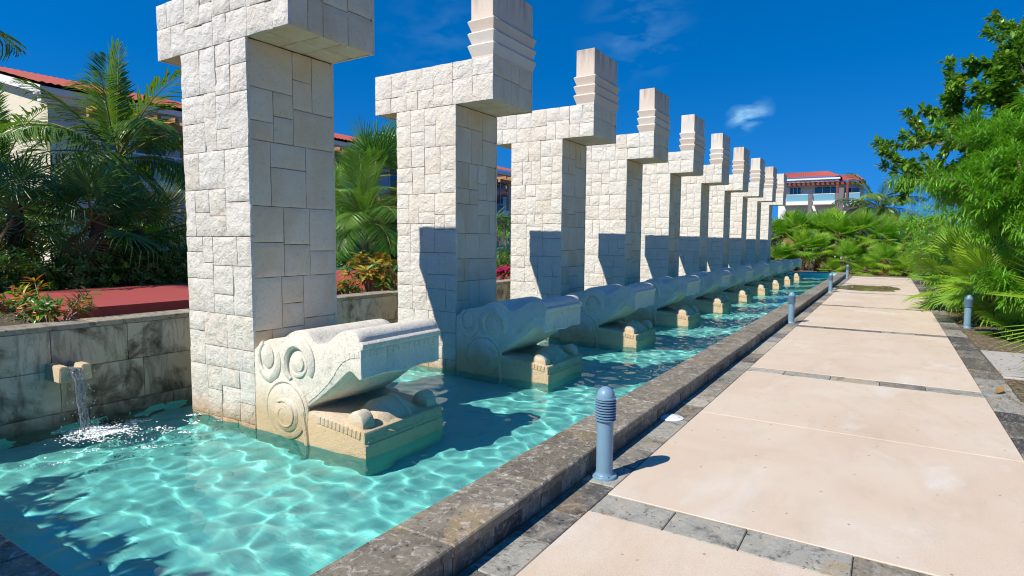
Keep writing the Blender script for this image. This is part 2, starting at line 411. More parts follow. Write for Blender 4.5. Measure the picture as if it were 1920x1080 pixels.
# ------------------------------------------------------------------ ground
g = MB()
g.add([(XCO + .02, -60, -.03), (300, -60, -.03), (300, 900, -.03), (XCO + .02, 900, -.03)], [(0, 1, 2, 3)])
g.add([(-900, YP1 + .42, -.03), (XCO + .02, YP1 + .42, -.03), (XCO + .02, 900, -.03), (-900, 900, -.03)], [(0, 1, 2, 3)])
g.add([(-900, -60, -.03), (XCO + .02, -60, -.03), (XCO + .02, YP0 - .3, -.03), (-900, YP0 - .3, -.03)], [(0, 1, 2, 3)])
tag(obj('ground', g.mesh('ground', 'mulch')), kind='structure')
g = MB(); g.box(-400, XB - .38, YP0 - .3, YP1 + 30, -.4, .74)
tag(obj('garden_terrace', g.mesh('garden_terrace', 'soil')), kind='structure')

# ------------------------------------------------------------------ pool basin and water
g = MB()
g.add([(XB, YP0, ZF), (XCI, YP0, ZF), (XCI, YP1, ZF), (XB, YP1, ZF)], [(0, 1, 2, 3)])
g.add([(XCI, YP0, ZF), (XCI, YP0, .10), (XCI, YP1, .10), (XCI, YP1, ZF)], [(0, 1, 2, 3)])
g.add([(XB, YP0, ZF), (XB, YP0, .10), (XCI, YP0, .10), (XCI, YP0, ZF)], [(0, 1, 2, 3)])
g.add([(XB, YP1, ZF), (XCI, YP1, ZF), (XCI, YP1, .10), (XB, YP1, .10)], [(0, 1, 2, 3)])
g.add([(XB, YP0, ZF), (XB, YP1, ZF), (XB, YP1, -.12), (XB, YP0, -.12)], [(0, 1, 2, 3)])
recv(tag(obj('pool_basin', g.mesh('pool_basin', 'pool')), kind='structure'))

SPOUT = V(-6.22, 2.50, ZW)      # where the stream meets the water
def wave(x, y):
    h = .0130 * noise.noise((x * 2.0 + .3, y * 2.3, .0)) + .0152 * noise.noise((x * 5.0, y * 5.8, 3.1)) + .0034 * noise.noise((x * 10, y * 11, 5.7))
    far = min(1, max(0, (y - 5) / 8)); h *= 1 + .9 * far
    h += far * .006 * noise.noise((x * 6, y * 4, 9))
    d = math.hypot(x - SPOUT.x, y - SPOUT.y)
    h += .005 * math.sin(d * 22) * math.exp(-d * 1.6) + .009 * noise.noise((x * 11, y * 11, 1)) * math.exp(-d * 2.2)
    return ZW + h
ys = []; y = YP0 - .001
while y < YP1: ys.append(y); y += .028 + max(0, y - 5) * .0045
ys.append(YP1)
NX = 170; xs = [XB + (XCI - XB) * i / (NX - 1) for i in range(NX)]
g = MB(); g.v = [(x, yy, wave(x, yy)) for yy in ys for x in xs]
g.f = [(j * NX + i, j * NX + i + 1, (j + 1) * NX + i + 1, (j + 1) * NX + i) for j in range(len(ys) - 1) for i in range(NX - 1)]; g.mi = [0] * len(g.f)
wo = tag(obj('water', g.mesh('water', 'water', smooth='all')), kind='structure'); wo.cycles.is_caustics_caster = True

# ------------------------------------------------------------------ paving
def tile_mesh(name, mat, x0, x1, y0, y1, z0, z1, gap=.003, bev=.005):
    g = MB(); g.box(x0 + gap, x1 - gap, y0 + gap, y1 - gap, z0, z1 - bev)
    a, b, c, d = x0 + gap, x1 - gap, y0 + gap, y1 - gap
    g = MB(); e = bev
    g.v = [(a, c, z0), (b, c, z0), (b, d, z0), (a, d, z0), (a, c, z1 - e), (b, c, z1 - e), (b, d, z1 - e), (a, d, z1 - e), (a + e, c + e, z1), (b - e, c + e, z1), (b - e, d - e, z1), (a + e, d - e, z1)]
    g.f = [(0, 1, 5, 4), (1, 2, 6, 5), (2, 3, 7, 6), (3, 0, 4, 7), (4, 5, 9, 8), (5, 6, 10, 9), (6, 7, 11, 10), (7, 4, 8, 11), (8, 9, 10, 11), (3, 2, 1, 0)]; g.mi = [0] * 10
    return g.mesh(name, mat)
bed = MB(); bed.box(XCO + .01, XRO + .02, -4, 35.9, -.06, -.014)
path = tag(obj('path', bed.mesh('path', 'soil')), kind='structure')
rng = random.Random(4)
strips = [3.66, 8.61, 13.64, 18.64, 23.9, 29.1, 34.3]
prev = -4.0
for k, s in enumerate(strips + [36.05]):
    end = s - .30
    if k == len(strips): end = 35.75
    mid = (prev + end) / 2
    if k == 1: mid = 6.01
    for a, b in ((prev, mid), (mid, end)):
        if b - a < .3: continue
        obj('path_slab', tile_mesh('path_slab', 'slab', XL, XR, a, b, -.014, .0 + rng.uniform(-.001, .001), .0035, .004), path)
    if k < len(strips):
        x = XL
        while x < XR - .05:
            w = rng.uniform(.42, .56)
            if XR - x - w < .25: w = XR - x
            obj('paving_stone', tile_mesh('paving_stone', 'slate', x, x + w, end, s, -.014, rng.uniform(-.004, .0)), path); x += w
    prev = s
y = -2.0
while y < 35.7:
    L = rng.uniform(.38, .62)
    obj('paving_stone', tile_mesh('paving_stone', 'slate', XCO, XL, y, y + L, -.014, rng.uniform(-.005, -.001), .003), path); y += L
y = -1.0
while y < 35.7:
    L = rng.uniform(.40, .66)
    obj('paving_stone', tile_mesh('paving_stone', 'slate_dark', XR, XRO + rng.uniform(-.01, .015), y, y + L, -.014, rng.uniform(-.005, -.001), .003), path); y += L

# coping round the pool
cop_core = MB(); cop_core.box(XCI + .02, XCO - .02, YP0 - .4, YP1 + .4, -.5, ZC - .03)
cop_core.box(-7.2, XCI + .02, YP0 - .40, YP0 - .02, -.5, ZC - .03); cop_core.box(XB, XCI + .02, YP1 + .02, YP1 + .4, -.5, ZC - .03)
coping = tag(obj('pool_coping', cop_core.mesh('pool_coping', 'mortar')), kind='structure')
y = YP0 - .45
while y < YP1 + .4:
    L = min(rng.uniform(.78, 1.15), YP1 + .4 - y)
    if YP1 + .4 - y - L < .4: L = YP1 + .4 - y
    obj('coping_stone', tile_mesh('coping_stone', 'coping', XCI, XCO + rng.uniform(-.003, .003), y, y + L, ZC - .055, ZC + rng.uniform(-.002, .002), .0022, .008), coping)
    yy = y
    while yy < y + L - .01:          # facing tiles under the edge
        l2 = min(rng.uniform(.22, .42), y + L - yy)
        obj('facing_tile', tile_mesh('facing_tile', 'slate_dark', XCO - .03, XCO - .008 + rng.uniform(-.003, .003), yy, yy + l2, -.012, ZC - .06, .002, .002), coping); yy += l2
    y += L
for ya, yb in ((YP0 - .42, YP0), (YP1, YP1 + .42)):
    x = XB - .3 if ya < 5 else XB
    while x < XCI - .002:
        L = min(rng.uniform(.75, 1.1), XCI - x)
        if XCI - x - L < .3: L = XCI - x
        obj('coping_stone', tile_mesh('coping_stone', 'coping', x, x + L, ya, yb, ZC - .055, ZC + rng.uniform(-.002, .002), .0022, .008), coping); x += L

# ------------------------------------------------------------------ layouts of cut stone
def split(rect, rng, mw, mh, out, minw=.14):
    x0, x1, z0, z1 = rect; w, h = x1 - x0, z1 - z0
    if w <= mw * rng.uniform(.75, 1.25) and h <= mh * rng.uniform(.75, 1.25): out.append(rect); return
    if (w / mw > h / mh and w > 2 * minw) or h <= 2 * minw:
        c = x0 + w * rng.uniform(.34, .66)
        if min(c - x0, x1 - c) < minw: out.append(rect); return
        split((x0, c, z0, z1), rng, mw, mh, out, minw); split((c, x1, z0, z1), rng, mw, mh, out, minw)
    else:
        c = z0 + h * rng.uniform(.36, .64)
        if min(c - z0, z1 - c) < minw: out.append(rect); return
        split((x0, x1, z0, c), rng, mw, mh, out, minw); split((x0, x1, c, z1), rng, mw, mh, out, minw)
def courses(rect, rng, mw, mh, hmin=1.0, hmax=1.9):
    x0, x1, z0, z1 = rect; out = []; z = z0
    while z < z1 - .01:
        h = rng.uniform(hmin, hmax)
        if z1 - z - h < hmin * .6: h = z1 - z
        split((x0, x1, z, z + h), rng, mw, mh, out); z += h
    return out
def stone_mesh(name, mat, rect, to3, rng, cell, amp, thick=.03, gap=.0032, proud=.0, curl=.007):
    """one stone: rough front over a chamfered rim; to3(a, b, d) puts face coordinates into space (d = out of the face)"""
    a0, a1, b0, b1 = rect; a0 += gap; a1 -= gap; b0 += gap; b1 -= gap
    nx = max(2, round((a1 - a0) / cell)); nz = max(2, round((b1 - b0) / cell)); off = rng.uniform(0, 99); tx, tz = rng.uniform(-1, 1) * amp * .7, rng.uniform(-1, 1) * amp * .7
    g = MB(); W = nx + 1
    wob = lambda a, b: .0035 * noise.noise((a * 9, b * 9, off))
    for j in range(nz + 1):
        for i in range(nx + 1):
            u, v = i / nx, j / nz; a = a0 + (a1 - a0) * u; b = b0 + (b1 - b0) * v
            rim = i in (0, nx) or j in (0, nz)
            d = proud + tx * (u - .5) + tz * (v - .5) + amp * (noise.noise((a * 5, b * 5, off)) + .6 * abs(noise.noise((a * 12, b * 12, off + 7))) + .35 * noise.noise((a * 26, b * 26, off + 3)))
            if rim: d = min(d, proud) - curl * .8 + .2 * d; a += wob(b, a) * .8; b += wob(a, b)
            g.v.append(to3(a, b, d))
    for j in range(nz):
        for i in range(nx): g.f.append((j * W + i, j * W + i + 1, (j + 1) * W + i + 1, (j + 1) * W + i))
    ring = [i for i in range(W)] + [j * W + nx for j in range(1, nz + 1)] + [nz * W + i for i in range(nx - 1, -1, -1)] + [j * W for j in range(nz - 1, 0, -1)]
    o = len(g.v)
    def edge(i, j): return (a0 + (a1 - a0) * i / nx, b0 + (b1 - b0) * j / nz)
    for q in ring:
        a, b = edge(q % W, q // W); g.v.append(to3(a, b, -thick - .006))
    n = len(ring)
    for k in range(n): g.f.append((ring[k], o + k, o + (k + 1) % n, ring[(k + 1) % n]))
    g.mi = [0] * len(g.f)
    me = g.mesh(name, mat, smooth=True); return me

# ------------------------------------------------------------------ columns
CORG = V((SHA + SHB) / 2, CD / 2, ZF)   # column origin: middle of the foot, relative to (0, front face, 0)
TH = .03
def column_parts(seed, cell, fine):
    """(name, mesh) list for one column, in column coordinates"""
    rng = random.Random(seed); L = []
    sx = lambda x: x - CORG.x; sy = lambda y: y - CORG.y; szz = lambda z: z - CORG.z
    core = MB()
    core.box(sx(SHA + TH), sx(SHB - TH), sy(TH), sy(CD - TH), 0, szz(ZCB))
    core.box(sx(CAPA + TH), sx(CAPB - TH), sy(TH), sy(CD - TH), szz(ZCB + TH), szz(ZCT - .004))
    L.append(('core', core.mesh('column_core', 'mortar')))
    front = lambda a, b, d: (sx(a), sy(-d), szz(b))
    right = lambda X: (lambda a, b, d: (sx(X + d), sy(a), szz(b)))
    under = lambda a, b, d: (sx(a), sy(b), szz(ZCB - d))
    def lay(rects, mat, to3, amp, **k):
        for r in rects: L.append(('stone', stone_mesh('stone', mat, r, to3, rng, cell, amp, **k)))
    lay(courses((SHA, SHB, -.44, ZCB), rng, .40, .46), 'split', front, .013, proud=0)
    lay(courses((CAPA, CAPB, ZCB, ZCT), rng, .44, .40, .5, .6), 'split', front, .013)
    lay(courses((.018, CD, -.44, ZCB), rng, .46, .50), 'sawn', right(SHB), .005, proud=-.004)
    lay(courses((.018, CD, ZCB, ZCT), rng, .36, .36, .5, .6), 'sawn', right(CAPB), .005, proud=-.004)
    flip = lambda a, b, d: (sx(a), sy(CD + .018 - b), szz(ZCB - d))
    lay(courses((SHB - TH + .002, CAPB - .03, .03, CD - .012), rng, .5, .5), 'sawn', flip, .004, proud=-.004)
    lay(courses((CAPA, SHA + TH - .002, .03, CD - .012), rng, .5, .5), 'sawn', flip, .004, proud=-.004)
    # hidden sides: large plain slabs
    back = lambda a, b, d: (sx(SHA + SHB - a), sy(CD + d), szz(b)); left = lambda X: (lambda a, b, d: (sx(X - d), sy(CD - a), szz(b)))
    if fine is not None:
        lay(courses((SHA, SHB, -.44, ZCB), rng, .8, .9), 'sawn', back, .004)
        lay(courses((.02, CD - .02, -.44, ZCB), rng, .8, .9), 'sawn', left(SHA), .004)
        lay(courses((.02, CD - .02, ZCB, ZCT), rng, .6, .5, .5, .6), 'sawn', left(CAPA), .004)
        bc = lambda a, b, d: (sx(CAPA + CAPB - a), sy(CD + d), szz(b))
        lay(courses((CAPA, CAPB, ZCB, ZCT), rng, .8, .6, .5, .6), 'sawn', bc, .004)
    # finial: three flaring tiers and a block, over the path end of the cap
    fa, fb = -4.762, CAPB + .002; hh = (ZBL - ZCT) / 3
    pl = MB(); pl.box(sx(fa + .012), sx(fb), sy(.004), sy(CD - .004), szz(ZCT - .02), szz(ZCT + .012))
    L.append(('finial_plinth', pl.mesh('finial_plinth', 'finial', bevel=.004)))
    for k in range(3):
        z0 = ZCT + .012 + k * hh; e = .043
        tr = MB(); tr.box(sx(fa + .012), sx(fb - .004), sy(.008), sy(CD - .008), szz(z0), szz(z0 + hh - .022), top=(sx(fa - e + .01), sx(fb + e - .01), sy(.008 - e), sy(CD - .008 + e)))
        o = len(tr.v); x0, x1, y0, y1 = sx(fa - e + .01), sx(fb + e - .01), sy(.008 - e), sy(CD - .008 + e)
        tr.box(x0 - .001, x1 + .001, y0 - .001, y1 + .001, szz(z0 + hh - .024), szz(z0 + hh - .0015), top=(x0 + .022, x1 - .022, y0 + .022, y1 - .022))
        L.append(('finial_tier', tr.mesh('finial_tier', 'finial', bevel=.004)))
    bl = MB(); bl.box(sx(fa), sx(fb - .006), sy(.006), sy(CD - .006), szz(ZCT + .008 + 3 * hh), szz(ZTOP))
    L.append(('finial_block', bl.mesh('finial_block', 'finial', bevel=.012)))
    return L
VAR = {0: column_parts(11, .034, True)}
for k in (1, 2, 3): VAR[k] = column_parts(20 + k, .05, True)
VAR[4] = column_parts(41, .075, None)
COLREM = ['cut off at the top', 'with hedge left of it', 'its whole finial in view', 'left of the fifth', 'left of the sixth', 'left of the seventh', 'left of the eighth', 'left of the ninth', 'last but one', 'closing the row']
for i in range(10):
    t = thing('stone_column', (CORG.x, CY0 + CS * i + CORG.y, ZF), '%s of ten T-shaped white stone columns in the pool, %s' % (ORD[i], COLREM[i]), 'column', 'stone columns standing in the pool')
    for nm, me in VAR[0 if i == 0 else (4 if i >= 7 else 1 + (i - 1) % 3)]:
        o = obj(nm, me, t)
        if nm in ('stone', 'core') and (not me.vertices or min(v.co.z for v in me.vertices) < .6): recv(o)

# ------------------------------------------------------------------ carved heads
HX = SHB + .004
UP = [(HX, ZF), (HX, .665), (-4.94, .712), (-4.87, .750), (-4.78, .782), (-4.69, .792), (-4.60, .796), (-4.545, .828), (-4.48, .868), (-4.41, .893), (-4.34, .902), (-4.27, .893), (-4.215, .868), (-4.175, .832), (-4.14, .802),
      (-4.085, .797), (-4.02, .815), (-3.955, .852), (-3.90, .894), (-3.84, .928), (-3.77, .950), (-3.70, .952), (-3.645, .935), (-3.612, .900), (-3.604, .868), (-3.583, .862), (-3.568, .848), (-3.568, .815), (-3.583, .800), (-3.590, .796),
      (-3.592, .60), (-3.588, .572), (-3.600, .556), (-3.622, .556), (-3.655, .578), (-3.695, .606), (-3.728, .612), (-3.765, .592), (-3.80, .562), (-3.90, .476), (-4.08, .346), (-4.255, .232), (-4.285, .205), (-4.30, .16), (-4.30, ZF)]
LOW = [(-4.31, ZF), (-4.31, .196), (-4.20, .188), (-3.78, .158), (-3.62, .140), (-3.565, .118), (-3.556, .095), (-3.556, .020), (-3.545, .008), (-3.545, ZF)]
HO = V(-4.3, .5, ZF); HW0, HW1 = .0, 1.0
def extrude(prof, y0, y1, mat, name, bev=.012, belly=None, sec=1):
    """profile in X-Z run along Y; belly(x, z, t) bends it between the two flat sides"""
    g = MB(); n = len(prof)
    for k in range(sec + 1):
        t = k / sec; y = y0 + (y1 - y0) * t
        for x, z in prof:
            dx, dz = belly(x, z, t) if belly else (0, 0)
            g.v.append((x + dx - HO.x, y - HO.y, z + dz - HO.z))
    g.f = [tuple(range(n)), tuple(reversed(range(sec * n, (sec + 1) * n)))] + [(k * n + i, (k + 1) * n + i, (k + 1) * n + (i + 1) % n, k * n + (i + 1) % n) for k in range(sec) for i in range(n)]
    g.mi = [0] * len(g.f)
    me = g.mesh(name, mat)
    bm = bmesh.new(); bm.from_mesh(me); bmesh.ops.recalc_face_normals(bm, faces=bm.faces)
    caps = [f for f in bm.faces if len(f.verts) == n]
    es = {e for f in caps for e in f.edges}
    bmesh.ops.bevel(bm, geom=list(es), offset=bev, segments=2, affect='EDGES', profile=.5, clamp_overlap=True)
    bm.to_mesh(me); bm.free()
    me.polygons.foreach_set('use_smooth', [True] * len(me.polygons)); me.set_sharp_from_angle(angle=R_(38)); return me
def hp(x, y, z): return (x - HO.x, y - HO.y, z - HO.z)
def disc(cx, cz, rx, rz, h, y=0, n=28, dome=.0, edge=.012):
    """raised roundel on the side face (towards -Y)"""
    g = MB(); rings = [(1.0, -.01), (1.0, h * .55), (1 - edge / rx, h), (.5, h + dome * .75), (.06, h + dome)]
    for s, d in rings:
        for k in range(n):
            t = 2 * PI * k / n; g.v.append(hp(cx + rx * s * math.cos(t), y - d, cz + rz * s * math.sin(t)))
    for i in range(len(rings) - 1):
        for k in range(n): g.f.append((i * n + k, i * n + (k + 1) % n, (i + 1) * n + (k + 1) % n, (i + 1) * n + k))
    g.f.append(tuple((len(rings) - 1) * n + k for k in range(n))); g.mi = [0] * len(g.f); return g
def spiral(cx, cz, r0, r1, turns, a0, rad, y, sx=1.0, dirn=1, n=60):
    pts = []; rads = []
    for i in range(n + 1):
        t = i / n; a = a0 + dirn * 2 * PI * turns * t; r = r0 + (r1 - r0) * t
        pts.append(hp(cx + sx * r * math.cos(a), y, cz + r * math.sin(a))); rads.append(rad * (1 - .45 * t))
    return MB().tube(pts, rads, 8)
def band(path, w0, w1, y, n, gapf=.10, h=.012):
    """row of squared teeth along a polyline on the side face; returns one MB each"""
    P = [Vector((a, 0, b)) for a, b in path]; cum = [0]
    for a, b in zip(P, P[1:]): cum.append(cum[-1] + (b - a).length)
    def pt(s):
        for i in range(len(P) - 1):
            if s <= cum[i + 1] or i == len(P) - 2:
                t = (s - cum[i]) / (cum[i + 1] - cum[i]); p = P[i].lerp(P[i + 1], t); d = (P[i + 1] - P[i]).normalized(); return p, Vector((-d.z, 0, d.x))
    out = []; T = cum[-1]
    for k in range(n):
        s0 = T * (k + gapf) / n; s1 = T * (k + 1 - gapf) / n
        (a, na), (b, nb) = pt(s0), pt(s1)
        q = [a + na * w0, b + nb * w0, b + nb * w1, a + na * w1]
        g = MB(); e = .004
        g.v = [hp(p.x, y + .01, p.z) for p in q] + [hp(p.x, y - h, p.z) for p in q]
        g.f = [(3, 2, 1, 0), (4, 5, 6, 7), (0, 1, 5, 4), (1, 2, 6, 5), (2, 3, 7, 6), (3, 0, 4, 7)]; g.mi = [0] * 6; out.append(g)
    return out
def hull(x, z, t):      # the roof of the mouth sags between the two sides
    b = math.sin(PI * t) ** .7
    line = .232 + (x + 4.255) / (4.255 - 3.60) * .33
    if -4.27 < x < -3.62 and z < line + .09: return 0, -.085 * b * math.sin(PI * (x + 4.27) / .65)
    if x > -3.66 and z < .60: return .012 * b, -.012 * math.cos(2 * PI * t * 2) * b
    return 0, 0
head_up = extrude(UP, HW0, HW1, 'carved', 'upper_jaw', .014, hull, 14)
head_low = extrude(LOW, HW0 - .004, HW1 + .004, 'carved', 'lower_jaw', .016)
HP = [('upper_jaw', head_up), ('lower_jaw', head_low)]
def hadd(nm, g, **k): HP.append((nm, g.mesh(nm, 'carved', smooth=True, **k)))
hadd('cheek_scroll', disc(-4.545, .150, .262, .250, .026, 0, 40, .004, .03))
hadd('cheek_scroll_core', disc(-4.515, .125, .165, .160, .046, 0, 32, .010, .02))
hadd('cheek_spiral', spiral(-4.520, .125, .140, .035, 1.5, 2.2, .014, -.048, 1.03, -1))
hadd('eye', disc(-4.366, .596, .112, .112, .012, 0, 32, .016, .03))
hadd('eye_spiral', spiral(-4.350, .600, .066, .012, 1.3, 1.0, .010, -.018, 1.0, -1, 40))
def arc_band(cx, cz, r_in, r_out, a0, a1, h, ex=1.0, ez=1.0, n=30, taper=.5):
    """raised flat crescent on the side face"""
    g = MB()
    for i in range(n + 1):
        t = i / n; a = R_(a0 + (a1 - a0) * t); k = 1 - taper * abs(2 * t - 1) ** 2.5; mid = (r_in + r_out) / 2; hw = (r_out - r_in) / 2 * k
        for r, d in ((mid - hw, -.01), (mid - hw, h * .6 * k), (mid - hw * .6, h * k), (mid + hw * .45, h * k * .9), (mid + hw, h * .3 * k), (mid + hw, -.01)):
            g.v.append(hp(cx + ex * r * math.cos(a), -d, cz + ez * r * math.sin(a)))
    for i in range(n):
        for j in range(5): g.f.append((i * 6 + j, i * 6 + j + 1, (i + 1) * 6 + j + 1, (i + 1) * 6 + j))
    g.f += [tuple(range(6)), tuple(reversed(range(n * 6, n * 6 + 6)))]; g.mi = [0] * len(g.f); return g
hadd('brow', arc_band(-4.372, .605, .128, .232, 235, -28, .042, 1.0, 1.08))
hadd('eyelid', arc_band(-4.372, .605, .09, .132, 330, 205, .020, 1.0, 1.0))
hadd('back_scroll', disc(-4.800, .625, .088, .108, .020, 0, 28, .010, .02))
hadd('back_scroll_rim', arc_band(-4.785, .600, .118, .195, 120, 385, .030, .92, 1.10))
hadd('cheek_rim', arc_band(-4.545, .150, .262, .305, 200, -30, .016, 1.0, 1.0))
hadd('neck_rim', MB().tube([hp(-4.315 + .05 * math.sin(i / 12 * PI), -.004, .18 - i * .06) for i in range(13)], [.028] * 13, 8))
LIP = [(-4.245, .272), (-4.09, .385), (-3.98, .480), (-3.915, .555), (-3.865, .625), (-3.80, .685), (-3.72, .722), (-3.605, .745)]
side_teeth = band(LIP, -.004, .052, 0, 15, .035, .006)
low_teeth = band([(-4.13, .142), (-3.78, .112), (-3.60, .088)], -.034, .034, -.004, 11, .05, .009)
front_teeth = []
for k in range(14):
    y0 = .035 + k * .0675; g = MB(); g.box(-3.60 - HO.x, -3.582 - HO.x, y0 - HO.y, y0 + .056 - HO.y, .735 - HO.z, .797 - HO.z); front_teeth.append(g)
jaw_teeth = []
for (ya, yb) in ((.02, .37), (.64, .98)):
    for k in range(5):
        w = (yb - ya) / 5; g = MB(); y0 = ya + k * w + .006; g.box(-3.57 - HO.x, -3.545 - HO.x, y0 - HO.y, y0 + w - .012 - HO.y, .030 - HO.z, .108 - HO.z, top=(-3.59 - HO.x, -3.565 - HO.x, y0 - HO.y, y0 + w - .012 - HO.y)); jaw_teeth.append(g)
# fangs at the corners of the lower jaw, and the ridge between them
def fang(y0, y1):
    pr = [(-3.80, .10)] + [(-3.70 + .10 * math.cos(R_(a)), .150 + .118 * math.sin(R_(a))) for a in range(180, -1, -15)] + [(-3.60, .10)]
    return extrude(pr, y0, y1, 'carved', 'fang', .022, None, 1)
HP.append(('fang', fang(.022, .165))); HP.append(('fang', fang(.835, .978)))
rid = MB(); pr = [(-3.98, .12), (-3.93, .225), (-3.86, .275), (-3.76, .265), (-3.64, .185), (-3.548, .04)]
for s, y in ((.45, .25), (1, .36), (1, .64), (.45, .75)):
    for x, z in pr: rid.v.append(hp(x, y, .12 + (z - .12) * s))
n = len(pr)
for j in range(3):
    for i in range(n - 1): rid.f.append((j * n + i, (j + 1) * n + i, (j + 1) * n + i + 1, j * n + i + 1))
rid.f += [tuple(range(n)), tuple(reversed(range(3 * n, 4 * n)))]; rid.mi = [0] * len(rid.f)
rid.f = [tuple(reversed(f)) for f in rid.f]
hadd('tongue_ridge', rid, bevel=.014)
hadd('tongue_rib', MB().tube([hp(-3.548, .60, .0), hp(-3.56, .60, .06), hp(-3.65, .60, .185), hp(-3.76, .60, .268), hp(-3.86, .60, .277)], [.016, .020, .022, .020, .014], 8))
TEETH = [('tooth', g.mesh('tooth', 'carved', bevel=.004, seg=1)) for g in side_teeth + low_teeth + front_teeth + jaw_teeth]
allt = MB()
for g in side_teeth + low_teeth + front_teeth + jaw_teeth: allt.add(g.v, g.f)
TBAND = allt.mesh('tooth_band', 'carved')
HREM = ['fully sunlit', 'shaded, its fang sunlit', 'below the third column', 'below the fourth column', 'below the fifth column', 'below the sixth column', 'below the seventh column', 'below the eighth column', 'last but one', 'by the pool end']
for i in range(10):
    t = thing('carved_head', (HO.x, CY0 + CS * i + .004 + HO.y, ZF), '%s carved stone serpent head with open jaws along the pool, %s' % (ORD[i], HREM[i]), 'sculpture', 'carved serpent heads along the pool')
    for nm, me in HP + (TEETH if i < 3 else [('tooth_band', TBAND)]):
        o = recv(obj(nm, me, t))
        if nm == 'tooth_band': o['kind'] = 'stuff'

# ------------------------------------------------------------------ back wall, spout, stream
bw = MB(); bw.box(XB - .34, XB - .03, YP0 - .3, YP1 + .3, -.75, ZB - .07)
wall = tag(recv(obj('garden_wall', bw.mesh('garden_wall', 'mortar'))), 'stained stone wall behind the columns, along the back of the pool', 'wall', kind='thing')
rng = random.Random(8)
wf = lambda a, b, d: (XB + d, a, b)
y = YP0 - .1
for (z0, z1) in ((-.7, .02), (.02, .44), (.44, ZB - .052)):
    y = YP0 - .1 - rng.uniform(0, .3)
    while y < YP1 + .2:
        L = rng.uniform(.66, 1.0); recv(obj('wall_stone', stone_mesh('wall_stone', 'wall', (y, y + L, z0, z1), wf, rng, .22 if y > 9 else .09, .004, thick=.03, gap=.003, curl=.004), wall)); y += L
y = YP0 - .3
while y < YP1 + .3:
    L = rng.uniform(.8, 1.2); obj('wall_top_stone', tile_mesh('wall_top_stone', 'walltop', XB - .36, XB + .004, y, y + L, ZB - .05, ZB + rng.uniform(-.002, .002), .002, .006), wall); y += L
sp = thing('water_spout', (XB, 2.46, .44), 'pale stone channel spout sticking out of the stained wall', 'spout')
g = MB(); L = .30; pr = [(-.125, .075), (-.135, -.075), (.135, -.075), (.125, .075), (.055, .075), (.045, .035), (-.045, .035), (-.055, .075)]
for x in (-.03, L):
    k = 1.0
    for a, b in pr: g.v.append((x, a * k, b - (.0 if x < 0 else .0)))
n = len(pr); g.f = [tuple(range(n)), tuple(reversed(range(n, 2 * n)))] + [(i, n + i, n + (i + 1) % n, (i + 1) % n) for i in range(n)]
g.f = [tuple(reversed(f)) for f in g.f]; g.mi = [0] * len(g.f)
me = g.mesh('channel', 'spout'); bm = bmesh.new(); bm.from_mesh(me); bmesh.ops.recalc_face_normals(bm, faces=bm.faces); bmesh.ops.bevel(bm, geom=list(bm.edges), offset=.008, segments=2, affect='EDGES', clamp_overlap=True); bm.to_mesh(me); bm.free()
obj('channel', me, sp)
rng = random.Random(3)
g = MB()
def fall(t, oy, ox):     # parabola from the lip of the spout to the water
    x = XB + .305 + .15 * t; z = .486 - .588 * t * t
    return V(x + ox, 2.46 + oy * (1 - .15 * t), z)
for k in range(9):
    oy = rng.uniform(-.042, .042); ox = rng.uniform(-.012, .012); sd = rng.uniform(0, 50)
    pts = []; rads = []
    for i in range(25):
        t = i / 24; p = fall(t, oy, ox); w = .010 + .014 * t
        p += V(noise.noise((t * 5, sd, 0)) * w, noise.noise((t * 5, sd, 9)) * w * 1.7, 0)
        pts.append(p); rads.append((.0095 - .003 * t) * (1 + .75 * noise.noise((t * 13, sd, 4))))
    g.tube(pts, rads, 7)
pts = [fall(-.25 + i * .05, 0, -.0) for i in range(6)]
g.add([(XB + .02, 2.42, .482), (XB + .31, 2.42, .484), (XB + .31, 2.50, .484), (XB + .02, 2.50, .482)], [(0, 1, 2, 3)])
for k in range(260):
    t = rng.random() ** .6; p = fall(t, rng.gauss(0, .045 + .03 * t), rng.gauss(0, .02 + .02 * t)); p.z += rng.uniform(0, .02)
    r = rng.uniform(.002, .0055); g.tube([p - V(0, 0, r * 1.6), p, p + V(0, 0, r * 1.6)], [r * .3, r, r * .3], 5)
st = obj('water_stream', g.mesh('water_stream', 'stream', smooth='all'))
tag(st, 'thin stream of water falling from the spout into the pool', 'water stream')
# foam where the stream lands, drifting away from the wall
g = MB()
for k in range(3400):
    if k < 1900: a = rng.uniform(0, 2 * PI); r = abs(rng.gauss(0, .13)); x = SPOUT.x + .06 + r * math.cos(a) * 1.3; y = SPOUT.y + .03 + r * math.sin(a) * 1.1
    else:
        s_ = rng.random() ** .7; q = rng.gauss(0, .05 + .10 * s_); a = rng.choice((1.15, 1.55, .3, -.5, .75)) + .25 * math.sin(s_ * 5); x = SPOUT.x + .1 + math.cos(a) * s_ * .8 + q * .4; y = SPOUT.y + math.sin(a) * s_ * 1.0 + q * .5
        if noise.noise((x * 7, y * 7, 2)) < .02: continue
    if x < XB + .05: continue
    rr = rng.uniform(.0025, .0085); st_ = rng.uniform(1, 2.4); b = rng.uniform(-.5, 1.2)
    z = wave(x, y) + .001 + (rng.uniform(0, .03) * math.exp(-8 * math.hypot(x - SPOUT.x, y - SPOUT.y)) if k < 900 else 0); n = 6
    vs = [(x, y, z + rr * .45)]
    for i in range(n):
        t = 2 * PI * i / n; ex, ey = rr * st_ * math.cos(t), rr * math.sin(t); vs.append((x + ex * math.cos(b) - ey * math.sin(b), y + ex * math.sin(b) + ey * math.cos(b), z - .002))
    g.add(vs, [(0, i + 1, (i + 1) % n + 1) for i in range(n)])
tag(obj('foam', g.mesh('foam', 'foam', smooth='all')), 'white foam drifting on the water below the spout', 'foam', kind='stuff')

